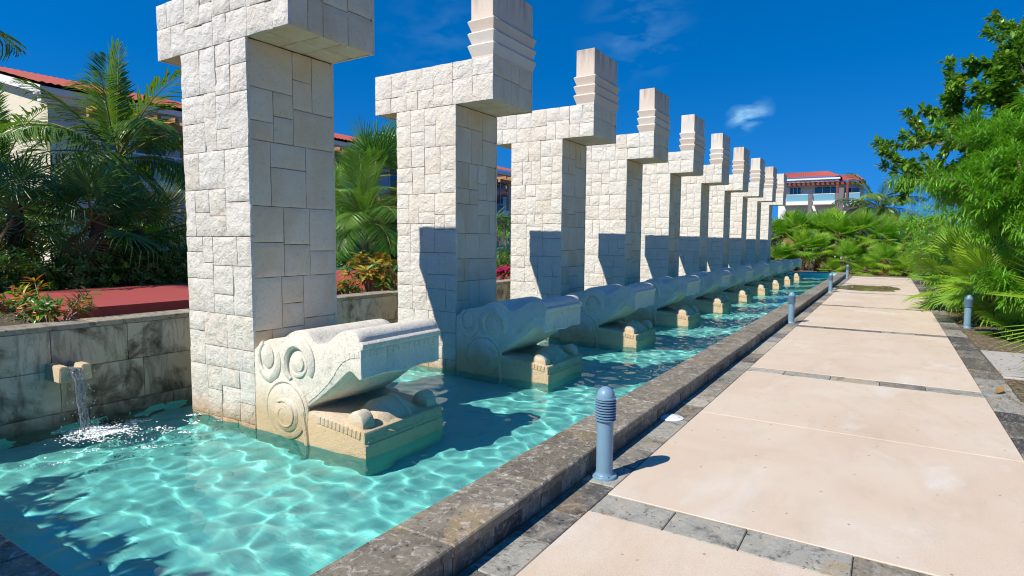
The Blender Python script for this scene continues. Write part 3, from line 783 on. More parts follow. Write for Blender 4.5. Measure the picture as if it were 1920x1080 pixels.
# ------------------------------------------------------------------ bollard lamps
B_post = MB().lathe([(.060, .0), (.060, .425)], 32).mesh('post', 'bollard', smooth=True)
B_base = MB().lathe([(.092, .0), (.092, .014), (.088, .020), (.068, .024), (.062, .032), (.0605, .05)], 36).mesh('base_flange', 'bollard', smooth=True)
B_core = MB().lathe([(.052, .42), (.052, .59)], 24).mesh('lamp_core', 'lamp_core', smooth=True)
B_ring = MB().lathe([(.050, .004), (.072, -.005), (.0765, -.005), (.0765, .000), (.060, .009), (.050, .010)], 36).mesh('louvre', 'louvre', smooth=True)
B_dome = MB().lathe([(.070, .578), (.0745, .580), (.0745, .590), (.0675, .592)] + [(.0665 * math.cos(R_(a)), .592 + .076 * math.sin(R_(a))) for a in range(0, 91, 10)][:-1] + [(.004, .668)], 36).mesh('dome_cap', 'bollard', smooth=True)
B_bolt = MB().lathe([(.0075, .0), (.0075, .010), (.005, .012)], 6).mesh('bolt', 'lamp_core')
BL = [((-1.672, 3.925), 'blue grey bollard lamp standing nearest, beside the pool edge', 1), ((-1.70, 13.87), 'second blue grey bollard lamp from the front along the pool edge', 1), ((-1.675, 23.6), 'third blue grey bollard lamp along the pool edge, by the puddle', 1), ((-1.68, 33.6), 'farthest blue grey bollard lamp on the pool side, by the path end', 1),
      ((1.445, 15.4), 'blue grey bollard lamp standing in mulch right of the path', 1), ((1.48, 26.0), 'blue grey bollard lamp half hidden by palm leaves right of the path', 1), ((1.385, 36.1), 'farthest blue grey bollard lamp on the planted side, by the path end', 1)]
for (x, y), lab, s in BL:
    t = thing('bollard_lamp', (x, y, -.004 if x < 0 else -.03), lab, 'bollard lamp', 'bollard lamps beside the path', rz=x * 7)
    if x > 0: t.scale = (1.04, 1.04, 1.04)
    for nm, me in (('base_flange', B_base), ('post', B_post), ('lamp_core', B_core), ('dome_cap', B_dome)): obj(nm, me, t)
    for k in range(3): obj('bolt', B_bolt, t, (.078 * math.cos(k * 2.09 + .5), .078 * math.sin(k * 2.09 + .5), .014))
    for k in range(8): obj('louvre', B_ring, t, (0, 0, .432 + k * .0195))
dc = thing('drain_cover', (-1.713, 5.63, -.002), 'round white plastic cover set in the slate pavers by the pool', 'drain cover')
obj('lid', MB().lathe([(.118, .0), (.118, .005), (.112, .008), (.05, .0095), (.004, .0095)], 40).mesh('lid', 'white', smooth=True), dc)
for a in (.4, 2.1, 4.4): obj('screw', MB().lathe([(.007, .009), (.007, .0115), (.003, .012)], 10).mesh('screw', 'lamp_core'), dc, (.075 * math.cos(a), .075 * math.sin(a), 0))

# puddle at the far end of the path
rng = random.Random(21)
def blob(cx, cy, rx, ry, n, z, seed):
    vs = [(cx, cy, z)]
    for i in range(n):
        a = 2 * PI * i / n; k = 1 + .35 * noise.noise((math.cos(a) * 1.6, math.sin(a) * 1.6, seed)) + .12 * noise.noise((math.cos(a) * 5, math.sin(a) * 5, seed + 3))
        vs.append((cx + rx * k * math.cos(a), cy + ry * k * math.sin(a), z))
    return vs, [(0, i + 1, (i + 1) % n + 1) for i in range(n)]
g = MB(); g.add(*blob(-.62, 26.5, 1.15, 1.75, 60, .0025, 1))
tag(obj('puddle', g.mesh('puddle', 'puddle')), kind='structure')

# ------------------------------------------------------------------ plants: leaf shapes
def strip_leaf(g, base, d, n, L, w, m=0, curl=0.0, seg=2, fold=.25):
    """lance-shaped leaf from base along d (unit), face normal n; curl bends it towards -n... as gravity does"""
    s = d.cross(n).normalized(); o = len(g.v); p = Vector(base); dd = Vector(d); nn = Vector(n)
    g.v.append(tuple(p)); prev = None
    ws = [.9, 1.0] if seg == 2 else [1.0]
    for i in range(seg):
        p = p + dd * (L / (seg + 1)); dd = (dd - nn * curl).normalized(); nn = (nn + dd * curl * .5).normalized()
        q = p + nn * 0; k = len(g.v)
        g.v += [tuple(q + s * (w * .5 * ws[i]) + nn * (fold * w * .5)), tuple(q), tuple(q - s * (w * .5 * ws[i]) + nn * (fold * w * .5))]
        if prev is None: g.f += [(o, k + 1, k), (o, k + 2, k + 1)]
        else: g.f += [(prev, prev + 1, k + 1, k), (prev + 1, prev + 2, k + 2, k + 1)]
        g.mi += [m, m]; prev = k
    p = p + dd * (L / (seg + 1)); k = len(g.v); g.v.append(tuple(p)); g.f += [(prev, prev + 1, k), (prev + 1, prev + 2, k)]; g.mi += [m, m]

def rdir(rng):
    z = rng.uniform(-1, 1); a = rng.uniform(0, 2 * PI); r = math.sqrt(1 - z * z); return V(r * math.cos(a), r * math.sin(a), z)

def fan_leaf(seed, nseg=34, spread=150, R=.62, pet=.55, w=1.0, droop=.35, mats=('fan', 'rachis'), split_at=.45):
    """palmate leaf along +X: stalk, then segments radiating from its end"""
    rng = random.Random(seed); g = MB()
    pts = [V(0, 0, 0), V(pet * .5, 0, .03 * pet), V(pet, 0, 0)]; g.tube(pts, [.016 * R / .6, .012 * R / .6, .009 * R / .6], 5, 1)
    c = V(pet, 0, 0); dth = 2 * R_(spread) / nseg
    for i in range(nseg + 1):
        th = -R_(spread) + i * dth + rng.uniform(-.2, .2) * dth
        L = R * (.72 + .28 * math.cos(th * .8)) * rng.uniform(.9, 1.06)
        d = V(math.cos(th), math.sin(th), .10); d.normalize(); sd = V(-math.sin(th), math.cos(th), 0); n = sd.cross(d) * -1
        if n.z < 0: n = -n
        ww = w * L * split_at * dth * .56
        o = len(g.v); dr = droop * rng.uniform(.6, 1.5)
        p1 = c + d * (L * split_at); p2 = c + d * (L * .76) - V(0, 0, dr * L * .10); p3 = c + d * (L * .93) - V(0, 0, dr * L * .34) ; p3 += sd * rng.uniform(-.03, .03) * L
        f = .45 * ww
        g.v += [tuple(c), tuple(p1 + sd * ww - n * f), tuple(p1 + n * f * .3), tuple(p1 - sd * ww - n * f), tuple(p2 + sd * ww * .62 - n * f * .5), tuple(p2 + n * f * .2), tuple(p2 - sd * ww * .62 - n * f * .5), tuple(p3)]
        g.f += [(o, o + 2, o + 1), (o, o + 3, o + 2), (o + 1, o + 2, o + 5, o + 4), (o + 2, o + 3, o + 6, o + 5), (o + 4, o + 5, o + 7), (o + 5, o + 6, o + 7)]; g.mi += [0] * 6
    return g.mesh('leaf', list(mats))
def frond(seed, elev, L=2.6, nl=46, ll=.62, lw=.035, bend=1.2, hang=.7, mats=('coco', 'rachis'), curl=.25):
    """feather frond leaving the crown at an angle, bowed by its weight; leaflets hang from both sides"""
    rng = random.Random(seed); g = MB(); pts = []; p = V(0, 0, 0); a = R_(elev); N = 16; yaw = 0; tw = rng.uniform(-.25, .25)
    for i in range(N + 1):
        pts.append(p.copy()); p = p + V(math.cos(a) * math.cos(yaw), math.sin(yaw) * math.cos(a), math.sin(a)) * (L / N)
        a -= bend / N * (.35 + 1.3 * i / N) * max(.25, math.cos(a) + .15); yaw += tw / N
    g.tube(pts, [.030 * (1 - .88 * i / N) * L / 2.6 for i in range(N + 1)], 5, 1)
    for i in range(nl):
        t = .14 + .86 * (i + rng.uniform(-.2, .2)) / nl; t = min(.995, t); k = min(N - 1, int(t * N)); f = t * N - k
        q = pts[k].lerp(pts[k + 1], f); d = (pts[k + 1] - pts[k]).normalized(); side = d.cross(V(0, 0, 1)); side = side.normalized() if side.length > .05 else V(0, 1, 0)
        upv = side.cross(d).normalized()
        l = ll * (.45 + 1.0 * math.sin(PI * min(1, t * .92 + .06)) ** .7) * rng.uniform(.88, 1.1) * (1 if t < .9 else .6)
        for sgn in (-1, 1):
            dirv = (side * sgn * .80 + d * (.50 + .5 * t) + upv * (.30 - hang * (.35 + rng.uniform(0, .4)))).normalized()
            n = (upv * .8 - side * sgn * .45); n = (n - dirv * n.dot(dirv)).normalized()
            strip_leaf(g, q, dirv, n, l, lw * rng.uniform(.85, 1.15), 0, curl * rng.uniform(.5, 1.5) * (.5 + hang), 2, .3)
    return g.mesh('frond', list(mats))

FAN = {}
for key, mats in (('fan', ('fan', 'rachis')), ('fan_yel', ('fan_yel', 'rachis')), ('fan_dark', ('fan_dark', 'rachis')), ('fan_dead', ('fan_dead', 'fan_dead'))):
    FAN[key] = [fan_leaf(50 + k, 28 + 3 * k, 128 + 10 * k, .66, .50, .74 + .08 * k, .15 + .25 * k, mats, .40) for k in range(3)]
FAN['thatch'] = [fan_leaf(70 + k, 30, 135 + 10 * k, .80, .55, .70, .7 + .4 * k, ('fan_dark', 'rachis'), .34) for k in range(3)]

def trunk_mesh(name, h, r0, r1, mat, lean=(0, 0), rough=.12, rings=10):
    g = MB(); pts = []; rads = []; n = max(6, int(h / .09))
    for i in range(n + 1):
        t = i / n; pts.append(V(lean[0] * t * t, lean[1] * t * t, h * t)); rads.append((r0 + (r1 - r0) * t) * (1 + (rough if i % 2 else -rough) * .5))
    g.tube(pts, rads, 10); return g.mesh(name, mat, smooth=True)
def fan_palm(name, loc, h, label, n=18, s=1.0, seed=0, key='fan', group=None, trunk='trunk_dark', r=.09, emin=-35, emax=82, alt=None):
    rng = random.Random(seed * 7 + 1); t = thing(name, loc, label, 'palm', group, rng.uniform(0, 6))
    obj('trunk', trunk_mesh('trunk', h, r * 1.15, r * .85, trunk, (rng.uniform(-.1, .1) * h, rng.uniform(-.1, .1) * h), .3), t)
    for k in range(n):
        az = k * 2.399 + rng.uniform(-.3, .3); e = emax + (emin - emax) * ((k + .5) / n) ** .9 + rng.uniform(-8, 8)
        kk = alt if alt and rng.random() < .35 else key
        if k >= n - 2 and h > .6 and key != 'stiff': kk = 'fan_dead'; e = rng.uniform(-82, -55)
        o = obj('leaf', rng.choice(FAN[kk]), t)
        M = Matrix.Translation((0, 0, h - .02 - .10 * rng.random())) @ Matrix.Rotation(az, 4, 'Z') @ Matrix.Rotation(-R_(e), 4, 'Y') @ Matrix.Rotation(rng.uniform(-.5, .5), 4, 'X') @ Matrix.Scale(s * rng.uniform(.82, 1.12), 4)
        o.matrix_local = M
    return t
def feather_palm(name, loc, h, label, fronds, n, s=1.0, seed=0, lean=(0, 0), r=.12, group=None, trunk='trunk'):
    """fronds: list of (elevation, mesh) from the upright centre to the drooping skirt"""
    rng = random.Random(seed * 5 + 2); t = thing(name, loc, label, 'palm', group)
    if h > .05: obj('trunk', trunk_mesh('trunk', h, r * 1.2, r * .8, trunk, lean, .10), t)
    for k in range(n):
        q = (k + .5) / n; e, me = fronds[min(len(fronds) - 1, int(q * len(fronds)))]
        o = obj('frond', me, t)
        o.matrix_local = Matrix.Translation((lean[0], lean[1], h - .04)) @ Matrix.Rotation(k * 2.399 + seed + rng.uniform(-.25, .25), 4, 'Z') @ Matrix.Rotation(rng.uniform(-.12, .12), 4, 'Y') @ Matrix.Scale(s * rng.uniform(.85, 1.1), 4)
    return t

# ------------------------------------------------------------------ plants: leafy crowns
def cloud_pts(ells, n, rng, shell=.55):
    """points in a bunch of ellipsoids, thicker towards their skins, with clumps and holes"""
    out = []; vol = [e[3] * e[4] * e[5] for e in ells]; tot = sum(vol)
    for e, v in zip(ells, vol):
        k = int(n * v / tot)
        for _ in range(k):
            d = rdir(rng); r = shell + (1 - shell) * rng.random() ** .7 if rng.random() < .8 else rng.random()
            r *= 1 + .30 * noise.noise((d.x * 2.1 + e[0], d.y * 2.1 + e[1], d.z * 2.1 + e[2]))
            out.append((V(e[0] + d.x * r * e[3], e[1] + d.y * r * e[4], e[2] + d.z * r * e[5]), d))
    return out
def crown(ells, n, leaf, width, rng, mats=1, weights=None, curl=.15, upbias=.5, cluster=5, seg=1, spread=.8):
    """twigs spread through a crown, each with a whorl of leaves"""
    g = MB()
    for p, d in cloud_pts(ells, max(1, n // cluster), rng):
        ax = (d + V(0, 0, upbias) + rdir(rng) * .5).normalized(); sd = ax.orthogonal().normalized(); b = ax.cross(sd)
        for k in range(cluster):
            a = k * 2.399 + rng.uniform(-.4, .4); out = sd * math.cos(a) + b * math.sin(a)
            dirv = (ax * rng.uniform(.15, .8) + out * spread).normalized(); nrm = (ax - dirv * ax.dot(dirv)); nrm = nrm.normalized() if nrm.length > .01 else b
            m = 0 if mats == 1 else rng.choices(range(mats), weights)[0]
            strip_leaf(g, p + ax * (leaf * .12 * k), dirv, nrm, leaf * rng.uniform(.7, 1.15), width * rng.uniform(.8, 1.2), m, curl, seg, .2)
    return g
def shrub(name, loc, ells, n, leaf, width, mats, label, seed, cat='shrub', weights=None, curl=.15, cluster=5, stems=5, group=None, seg=1, upbias=.5, stem='bark', spread=.8):
    rng = random.Random(seed); t = thing(name, loc, label, cat, group)
    mats = [mats] if isinstance(mats, str) else mats
    obj('crown', crown(ells, n, leaf, width, rng, len(mats), weights, curl, upbias, cluster, seg, spread).mesh('crown', mats), t)
    g = MB()
    for k in range(stems):
        e = rng.choice(ells); top = V(e[0] + rng.uniform(-.4, .4) * e[3], e[1] + rng.uniform(-.4, .4) * e[4], e[2] + .3 * e[5]); b = V(e[0] * .5 + rng.uniform(-.1, .1), e[1] * .5 + rng.uniform(-.1, .1), 0)
        mid = b.lerp(top, .5) + V(rng.uniform(-.08, .08), rng.uniform(-.08, .08), 0); rr = .012 + .012 * e[5]
        g.tube([b, mid, top], [rr, rr * .75, rr * .35], 5)
    obj('stems', g.mesh('stems', stem), t)
    return t
def branch_tree(name, loc, label, seed, trunk_r, first, limbs, leaf_fn, mats, bark='bark', levels=3, cat='tree', kids=3, spread=.75, shrink=.72, group=None, upb=.18, dens=2):
    """tapered trunk and limbs grown from given main limbs; leaf_fn(g, tip, dir, rng) dresses the twigs"""
    rng = random.Random(seed); t = thing(name, loc, label, cat, group); w = MB(); g = MB()
    w.tube([V(0, 0, 0), V(*first) * .5 + V(.03, -.02, 0), V(*first)], [trunk_r * 1.3, trunk_r, trunk_r * .85], 10)
    def grow(p, d, L, r, lev):
        N = 4; pts = [p]; q = p
        for i in range(N):
            d = (d + rdir(rng) * .16 + V(0, 0, upb * .3)).normalized(); q = q + d * (L / N); pts.append(q)
            if lev >= levels - 1:
                for _ in range(dens): leaf_fn(g, q, (d + rdir(rng) * .7).normalized(), rng)
        w.tube(pts, [r * (1 - .5 * i / N) for i in range(N + 1)], 6 if lev < 2 else 4, caps=False)
        if lev >= levels: leaf_fn(g, q, d, rng); return
        for k in range(kids):
            f = rng.randint(2, N); dd = (d + rdir(rng) * spread).normalized(); grow(pts[f], dd, L * shrink * rng.uniform(.75, 1.15), r * .52, lev + 1)
    for v in limbs: grow(V(*first), V(*v).normalized(), V(*v).length, trunk_r * .6, 1)
    obj('trunk', w.mesh('trunk', bark, smooth=True), t); obj('crown', g.mesh('crown', mats), t)
    return t

# ------------------------------------------------------------------ left garden: red deck, upper pool
rd = thing('red_deck', (-9.4, 6, .74), 'broad low deck of red painted plaster behind the stained wall', 'deck')
g = MB(); g.box(-10.9 + 9.4, -7.9 + 9.4, 3.05 - 6, 7.4 - 6, 0, .145); obj('platform', g.mesh('platform', 'red', bevel=.008), rd)
g = MB(); g.box(-10.9 + 9.4, -9.55 + 9.4, .8 - 6, 3.046 - 6, 0, .141); obj('side_platform', g.mesh('side_platform', 'red', bevel=.008), rd)
up_ = thing('upper_pool', (-9.6, 8.9, .74), 'small raised red pool with turquoise water, seen between the two nearest columns', 'pool')
g = MB()
for a in ((-1.6, 1.4, -1.0, -.8), (-1.6, 1.4, 1.5, 1.7), (-1.6, -1.4, -.8, 1.5), (1.2, 1.4, -.8, 1.5)): g.box(a[0], a[1], a[2], a[3], 0, .36)
obj('rim', g.mesh('rim', 'red'), up_)
MAT['teal_water'] = mat_simple('teal_water', (.03, .36, .30), .12, .3, 5, .3, 9)
g = MB(); g.box(-1.4, 1.2, -.8, 1.5, .05, .33); obj('water_sheet', g.mesh('water_sheet', 'teal_water'), up_)

# ------------------------------------------------------------------ buildings
def roof_corr(g, o, u, v, nu, step=.24, amp=.045):
    """ribbed tile roof patch: origin o, along-eave vector u, up-slope vector v"""
    n = max(2, int(u.length / step)); nrm = u.cross(v).normalized()
    if nrm.z < 0: nrm = -nrm
    rows = max(1, int(v.length / .4)); base = len(g.v); W = n * 2 + 1
    for j in range(rows + 1):
        for i in range(W): g.v.append(tuple(o + u * (i / (W - 1)) + v * (j / rows) + nrm * (amp * (i % 2) + .012 * (j % 2))))
    for j in range(rows):
        for i in range(W - 1): g.f.append((base + j * W + i, base + j * W + i + 1, base + (j + 1) * W + i + 1, base + (j + 1) * W + i)); g.mi.append(0)
def windows(parent, rects, plane, at0, name='window', m='glass', fr='frame', mull=1):
    """plane 'x': wall facing +X at x = at0, rects in (y, z); plane 'y': wall facing -Y at y = at0, rects in (x, z)"""
    for a0, a1, z0, z1 in rects:
        def bx(g, p, q, r, s, d0, d1):
            if plane == 'x': g.box(at0 + d0, at0 + d1, p, q, r, s)
            else: g.box(p, q, at0 - d1, at0 - d0, r, s)
        g = MB(); f = .07
        bx(g, a0, a0 + f, z0, z1, .0, .06); bx(g, a1 - f, a1, z0, z1, .0, .06); bx(g, a0 + f, a1 - f, z1 - f, z1, .0, .06); bx(g, a0 + f, a1 - f, z0, z0 + f, .0, .06)
        for k in range(mull): c = a0 + (a1 - a0) * (k + 1) / (mull + 1); bx(g, c - .03, c + .03, z0 + f, z1 - f, .0, .055)
        w = obj(name, g.mesh('window', fr), parent)
        for k in range(mull + 1):
            p0 = a0 + (a1 - a0) * k / (mull + 1) + .035; p1 = a0 + (a1 - a0) * (k + 1) / (mull + 1) - .035
            g = MB(); bx(g, p0, p1, z0 + f, z1 - f, .004, .02); obj('pane', g.mesh('pane', m), w)
def part(name, parent, mat, *boxes, bevel=0):
    g = MB()
    for b in boxes: g.box(*b)
    return obj(name, g.mesh(name, mat, bevel=bevel), parent)

# long hotel wing behind the left garden: eaves along Y, gable end towards -Y
bl = thing('hotel_building', (0, 0, 0), 'long hotel wing with red tiled roof and timber pergolas behind the left garden', 'building')
X1, Y0b, Y1b, ZE = -26.0, 9.6, 46.0, 7.15
part('wall', bl, 'bshade', (X1 - 14, X1, Y0b + .02, Y1b, .7, ZE))
g = MB(); g.add([(X1 + .0, Y0b, .7), (X1 - 14, Y0b, .7), (X1 - 14, Y0b, ZE), (X1 - 7, Y0b, ZE + 1.7), (X1, Y0b, ZE)], [(0, 1, 2, 3, 4)]); obj('gable_wall', g.mesh('gable_wall', 'cream'), bl)
g = MB(); roof_corr(g, V(X1 + .75, Y0b - .5, ZE - .05), V(0, Y1b - Y0b + 1, 0), V(-7.75, 0, 1.95), 1); rf = obj('roof', g.mesh('roof', 'rooftile'), bl)
g = MB(); roof_corr(g, V(X1 - 14.75, Y0b - .5, ZE - .05), V(0, Y1b - Y0b + 1, 0), V(7.75, 0, 1.95), 1, .6); obj('roof', g.mesh('roof', 'rooftile'), bl)
part('eave_moulding', bl, 'bwhite', (X1 + .01, X1 + .62, Y0b - .42, Y1b, ZE - .36, ZE - .14), (X1 + .01, X1 + .34, Y0b - .3, Y1b, ZE - .6, ZE - .364))
g = MB()
for q in (0, 1):     # raking moulding of the gable
    a = V(X1 + .6 - q * 15.2, Y0b - .4, ZE - .42); b = V(X1 - 7, Y0b - .4, ZE + 1.45)
    n0 = len(g.v); w_ = V(0, .38, 0); h_ = V(0, 0, .30)
    g.v += [tuple(x) for x in (a, b, b + h_, a + h_, a + w_, b + w_, b + w_ + h_, a + w_ + h_)]
    g.f += [tuple(n0 + i for i in f) for f in ((0, 1, 2, 3), (7, 6, 5, 4), (0, 4, 5, 1), (3, 2, 6, 7))]; g.mi += [0] * 4
obj('gable_moulding', g.mesh('gable_moulding', 'bwhite'), bl)
for k, yy in enumerate((11.2, 16.2, 21.6, 27.0, 32.5, 38.0)):
    windows(bl, [(yy, yy + 2.6, 4.5, 6.3)], 'x', X1 + .004)
    windows(bl, [(yy, yy + 2.6, 1.3, 3.3)], 'x', X1 + .004)
    part('balcony', bl, 'bwhite', (X1 + .004, X1 + 1.5, yy - .5, yy + 3.1, 3.55, 3.95))
    rl = part('balustrade', bl, 'rail_glass', (X1 + 1.42, X1 + 1.45, yy - .45, yy + 3.05, 3.954, 4.9)); part('rail', rl, 'frame', (X1 + 1.40, X1 + 1.47, yy - .46, yy + 3.06, 4.904, 4.96))
    pg = part('pergola', bl, 'wood', (X1 + 1.30, X1 + 1.50, yy - .9, yy + 3.5, 6.05, 6.27), (X1 + 1.34, X1 + 1.50, yy + .1, yy + .28, 3.95, 6.046), (X1 + 1.34, X1 + 1.50, yy + 2.4, yy + 2.58, 3.95, 6.046))
    for j in range(7): part('rafter', pg, 'wood', (X1 + .01, X1 + 1.95, yy - .8 + j * .68, yy - .66 + j * .68, 6.274, 6.44))
part('terrace_front', bl, 'bteal', (X1 + .01, X1 + 2.2, 22.2, 30, .7, 2.6), (X1 + .01, X1 + 2.25, 22.0, 30.2, 3.0, 3.5))
windows(bl, [(23.2, 24.6, .9, 2.5), (25.4, 26.6, .8, 2.5)], 'x', X1 + 2.204)

# hotel block beyond the end of the path: front towards the camera
fb = thing('hotel_block', (0, 0, 0), 'white hotel block with red hipped roof beyond the palms at the path end', 'building')
Yb = 70.0
part('wall', fb, 'bwhite', (-10.6, -4.6, Yb + 2.0, Yb + 9, 0, 8.45), (-4.6, -2.7, Yb + 2.6, Yb + 9, 0, 8.1))
g = MB(); A = V(-10.9, Yb + .3, 8.62); B = V(-4.55, Yb + .3, 8.62)
def tri_roof(g, e0, e1, r0, r1, n=26, amp=.05):
    W = 2 * n + 1; base = len(g.v)
    for row, (a, b) in enumerate(((e0, e1), (e0.lerp(r0, .33), e1.lerp(r1, .33)), (e0.lerp(r0, .66), e1.lerp(r1, .66)), (r0, r1))):
        for i in range(W): g.v.append(tuple(a.lerp(b, i / (W - 1)) + V(0, 0, amp * (i % 2))))
    for j in range(3):
        for i in range(W - 1): g.f.append((base + j * W + i, base + j * W + i + 1, base + (j + 1) * W + i + 1, base + (j + 1) * W + i)); g.mi.append(0)
tri_roof(g, A, B, V(-10.4, Yb + 4.2, 9.56), V(-6.1, Yb + 4.2, 9.56)); tri_roof(g, B, V(-4.55, Yb + 9, 8.62), V(-6.1, Yb + 4.2, 9.56), V(-6.1, Yb + 5.5, 9.56), 16)
tri_roof(g, V(-10.9, Yb + 9, 8.62), A, V(-10.4, Yb + 5.5, 9.56), V(-10.4, Yb + 4.2, 9.56), 12)
obj('roof', g.mesh('roof', 'rooftile'), fb)
g = MB(); tri_roof(g, V(-4.7, Yb + 1.0, 8.22), V(-2.5, Yb + 1.0, 8.22), V(-4.9, Yb + 4.0, 9.05), V(-3.35, Yb + 4.0, 9.05), 12); tri_roof(g, V(-2.5, Yb + 1.0, 8.22), V(-2.5, Yb + 8, 8.22), V(-3.35, Yb + 4.0, 9.05), V(-3.35, Yb + 5, 9.05), 12); obj('roof', g.mesh('roof', 'rooftile'), fb)
part('eave_moulding', fb, 'bwhite', (-10.75, -4.6, Yb + .42, Yb + 1.0, 8.36, 8.56), (-10.6, -4.75, Yb + .6, Yb + 1.99, 8.15, 8.356))
windows(fb, [(-9.55, -8.35, 6.25, 7.75), (-7.1, -4.75, 6.25, 7.75)], 'y', Yb + 1.996, mull=2)
windows(fb, [(-4.35, -2.85, 6.1, 7.6)], 'y', Yb + 2.596, mull=1)
part('balcony', fb, 'bwhite', (-10.0, -7.45, Yb + .2, Yb + 1.99, 5.75, 6.12), (-7.05, -4.95, Yb + .2, Yb + 1.99, 5.75, 6.12), (-4.2, -2.7, Yb + .6, Yb + 2.59, 5.6, 5.95))
for a, b in ((-9.6, -7.5), (-7.0, -5.0), (-4.1, -2.75)):
    r = part('balustrade', fb, 'rail_glass', (a, b, Yb + .32, Yb + .34, 6.124, 6.80)); part('rail', r, 'frame', (a, b, Yb + .30, Yb + .36, 6.804, 6.87))
for a, w, zt in ((-7.45, .38, 6.85), (-4.95, .34, 6.85), (-4.42, .2, 6.6)): part('pier', fb, 'pier', (a, a + w, Yb + .02, Yb + .19, 3.0, zt))
part('pier', fb, 'pier', (-4.62, -4.2, Yb + .05, Yb + .25, 3.0, 7.4))
bm_ = part('beam', fb, 'redwood', (-10.2, -2.3, Yb + .1, Yb + .3, 7.74, 7.96), (-4.9, -4.7, Yb + .12, Yb + .28, 6.85, 7.736), (-4.0, -3.8, Yb + .12, Yb + .28, 6.1, 7.736), (-9.9, -9.7, Yb + .12, Yb + .28, 6.1, 7.736))
for k in range(18): part('rafter', bm_, 'redwood', (-10.1 + k * .45, -9.99 + k * .45, Yb - .25, Yb + 1.9, 7.964, 8.10))
for k, x in enumerate((-9.3, -8.6)):
    lc = thing('deck_chair', (x, Yb + .9, 6.12), ['olive reclining deck chair on the far balcony, nearer the columns', 'olive reclining deck chair on the far balcony, nearer the white wall'][k], 'deck chair', 'deck chairs on the far balcony')
    g = MB(); g.box(-.28, .28, -.3, .5, .25, .32); obj('seat', g.mesh('seat', 'fabric'), lc)
    g = MB(); g.add([(-.28, .5, .25), (.28, .5, .25), (.28, 1.0, .75), (-.28, 1.0, .75), (-.28, .5, .33), (.28, .5, .33), (.28, 1.0, .83), (-.28, 1.0, .83)], [(3, 2, 1, 0), (4, 5, 6, 7), (0, 1, 5, 4), (1, 2, 6, 5), (2, 3, 7, 6), (3, 0, 4, 7)]); obj('backrest', g.mesh('backrest', 'fabric'), lc)
    for sx_ in (-.24, .24):
        for sy_ in (-.25, .45): obj('leg', MB().box(sx_ - .02, sx_ + .02, sy_ - .02, sy_ + .02, 0, .25).mesh('leg', 'frame'), lc)

# ------------------------------------------------------------------ left garden plants
ZG = .74
coco_f = [(80, frond(1, 84, 2.5, 46, .52, .040, .35, .25)), (58, frond(2, 60, 2.6, 48, .60, .040, .95, .7)), (35, frond(3, 36, 2.6, 48, .66, .040, 1.25, 1.0)), (8, frond(4, 12, 2.5, 46, .68, .040, 1.35, 1.2)), (-20, frond(5, -14, 2.3, 42, .64, .040, 1.2, 1.2))]
coco_f = [coco_f[i] for i in (0, 1, 1, 2, 2, 3, 3, 4)]
feather_palm('coconut_palm', (-14.0, 6.25, ZG), 2.65, 'tall coconut palm left of the nearest column, in front of the hotel wing', coco_f, 20, .95, 1, (.1, .1), .13)
feather_palm('coconut_palm', (-12.6, 2.35, ZG), 4.1, 'coconut palm at the left picture edge, only its frond tips in view', coco_f, 14, .9, 4, (-.2, .0), .13)
feather_palm('coconut_palm', (-17.5, 5.2, ZG), 2.2, 'coconut palm behind the thatch palms at far left, against the cream gable', coco_f, 15, .95, 7, (0, .2), .12)
for k, (x, y, h, s, n, lab) in enumerate([
    (-12.1, 3.95, 1.50, 1.0, 17, 'dark thatch palm at the left edge with hairy brown trunk'),
    (-11.75, 4.9, 1.35, 1.02, 17, 'dark thatch palm in the middle of the left clump, trunk leaning'),
    (-12.1, 5.85, 1.1, .92, 16, 'dark thatch palm nearest the first column in the left clump'),
    (-11.45, 3.3, .40, .62, 12, 'low young thatch palm at the left edge above the croton'),
    (-11.7, 5.45, .35, .62, 12, 'low young thatch palm in deep shade under the left clump'),
    (-13.2, 6.4, .8, .9, 13, 'green thatch palm behind the clump, below the coconut palm'),
    (-14.2, 4.7, 1.2, .85, 13, 'thatch palm farthest back in the left clump')]):
    fan_palm('thatch_palm', (x, y, ZG), h, lab, n, s, 100 + k, 'thatch' if k != 5 else 'fan', 'thatch palms in the left garden', 'trunk_dark', .12, -38, 80)
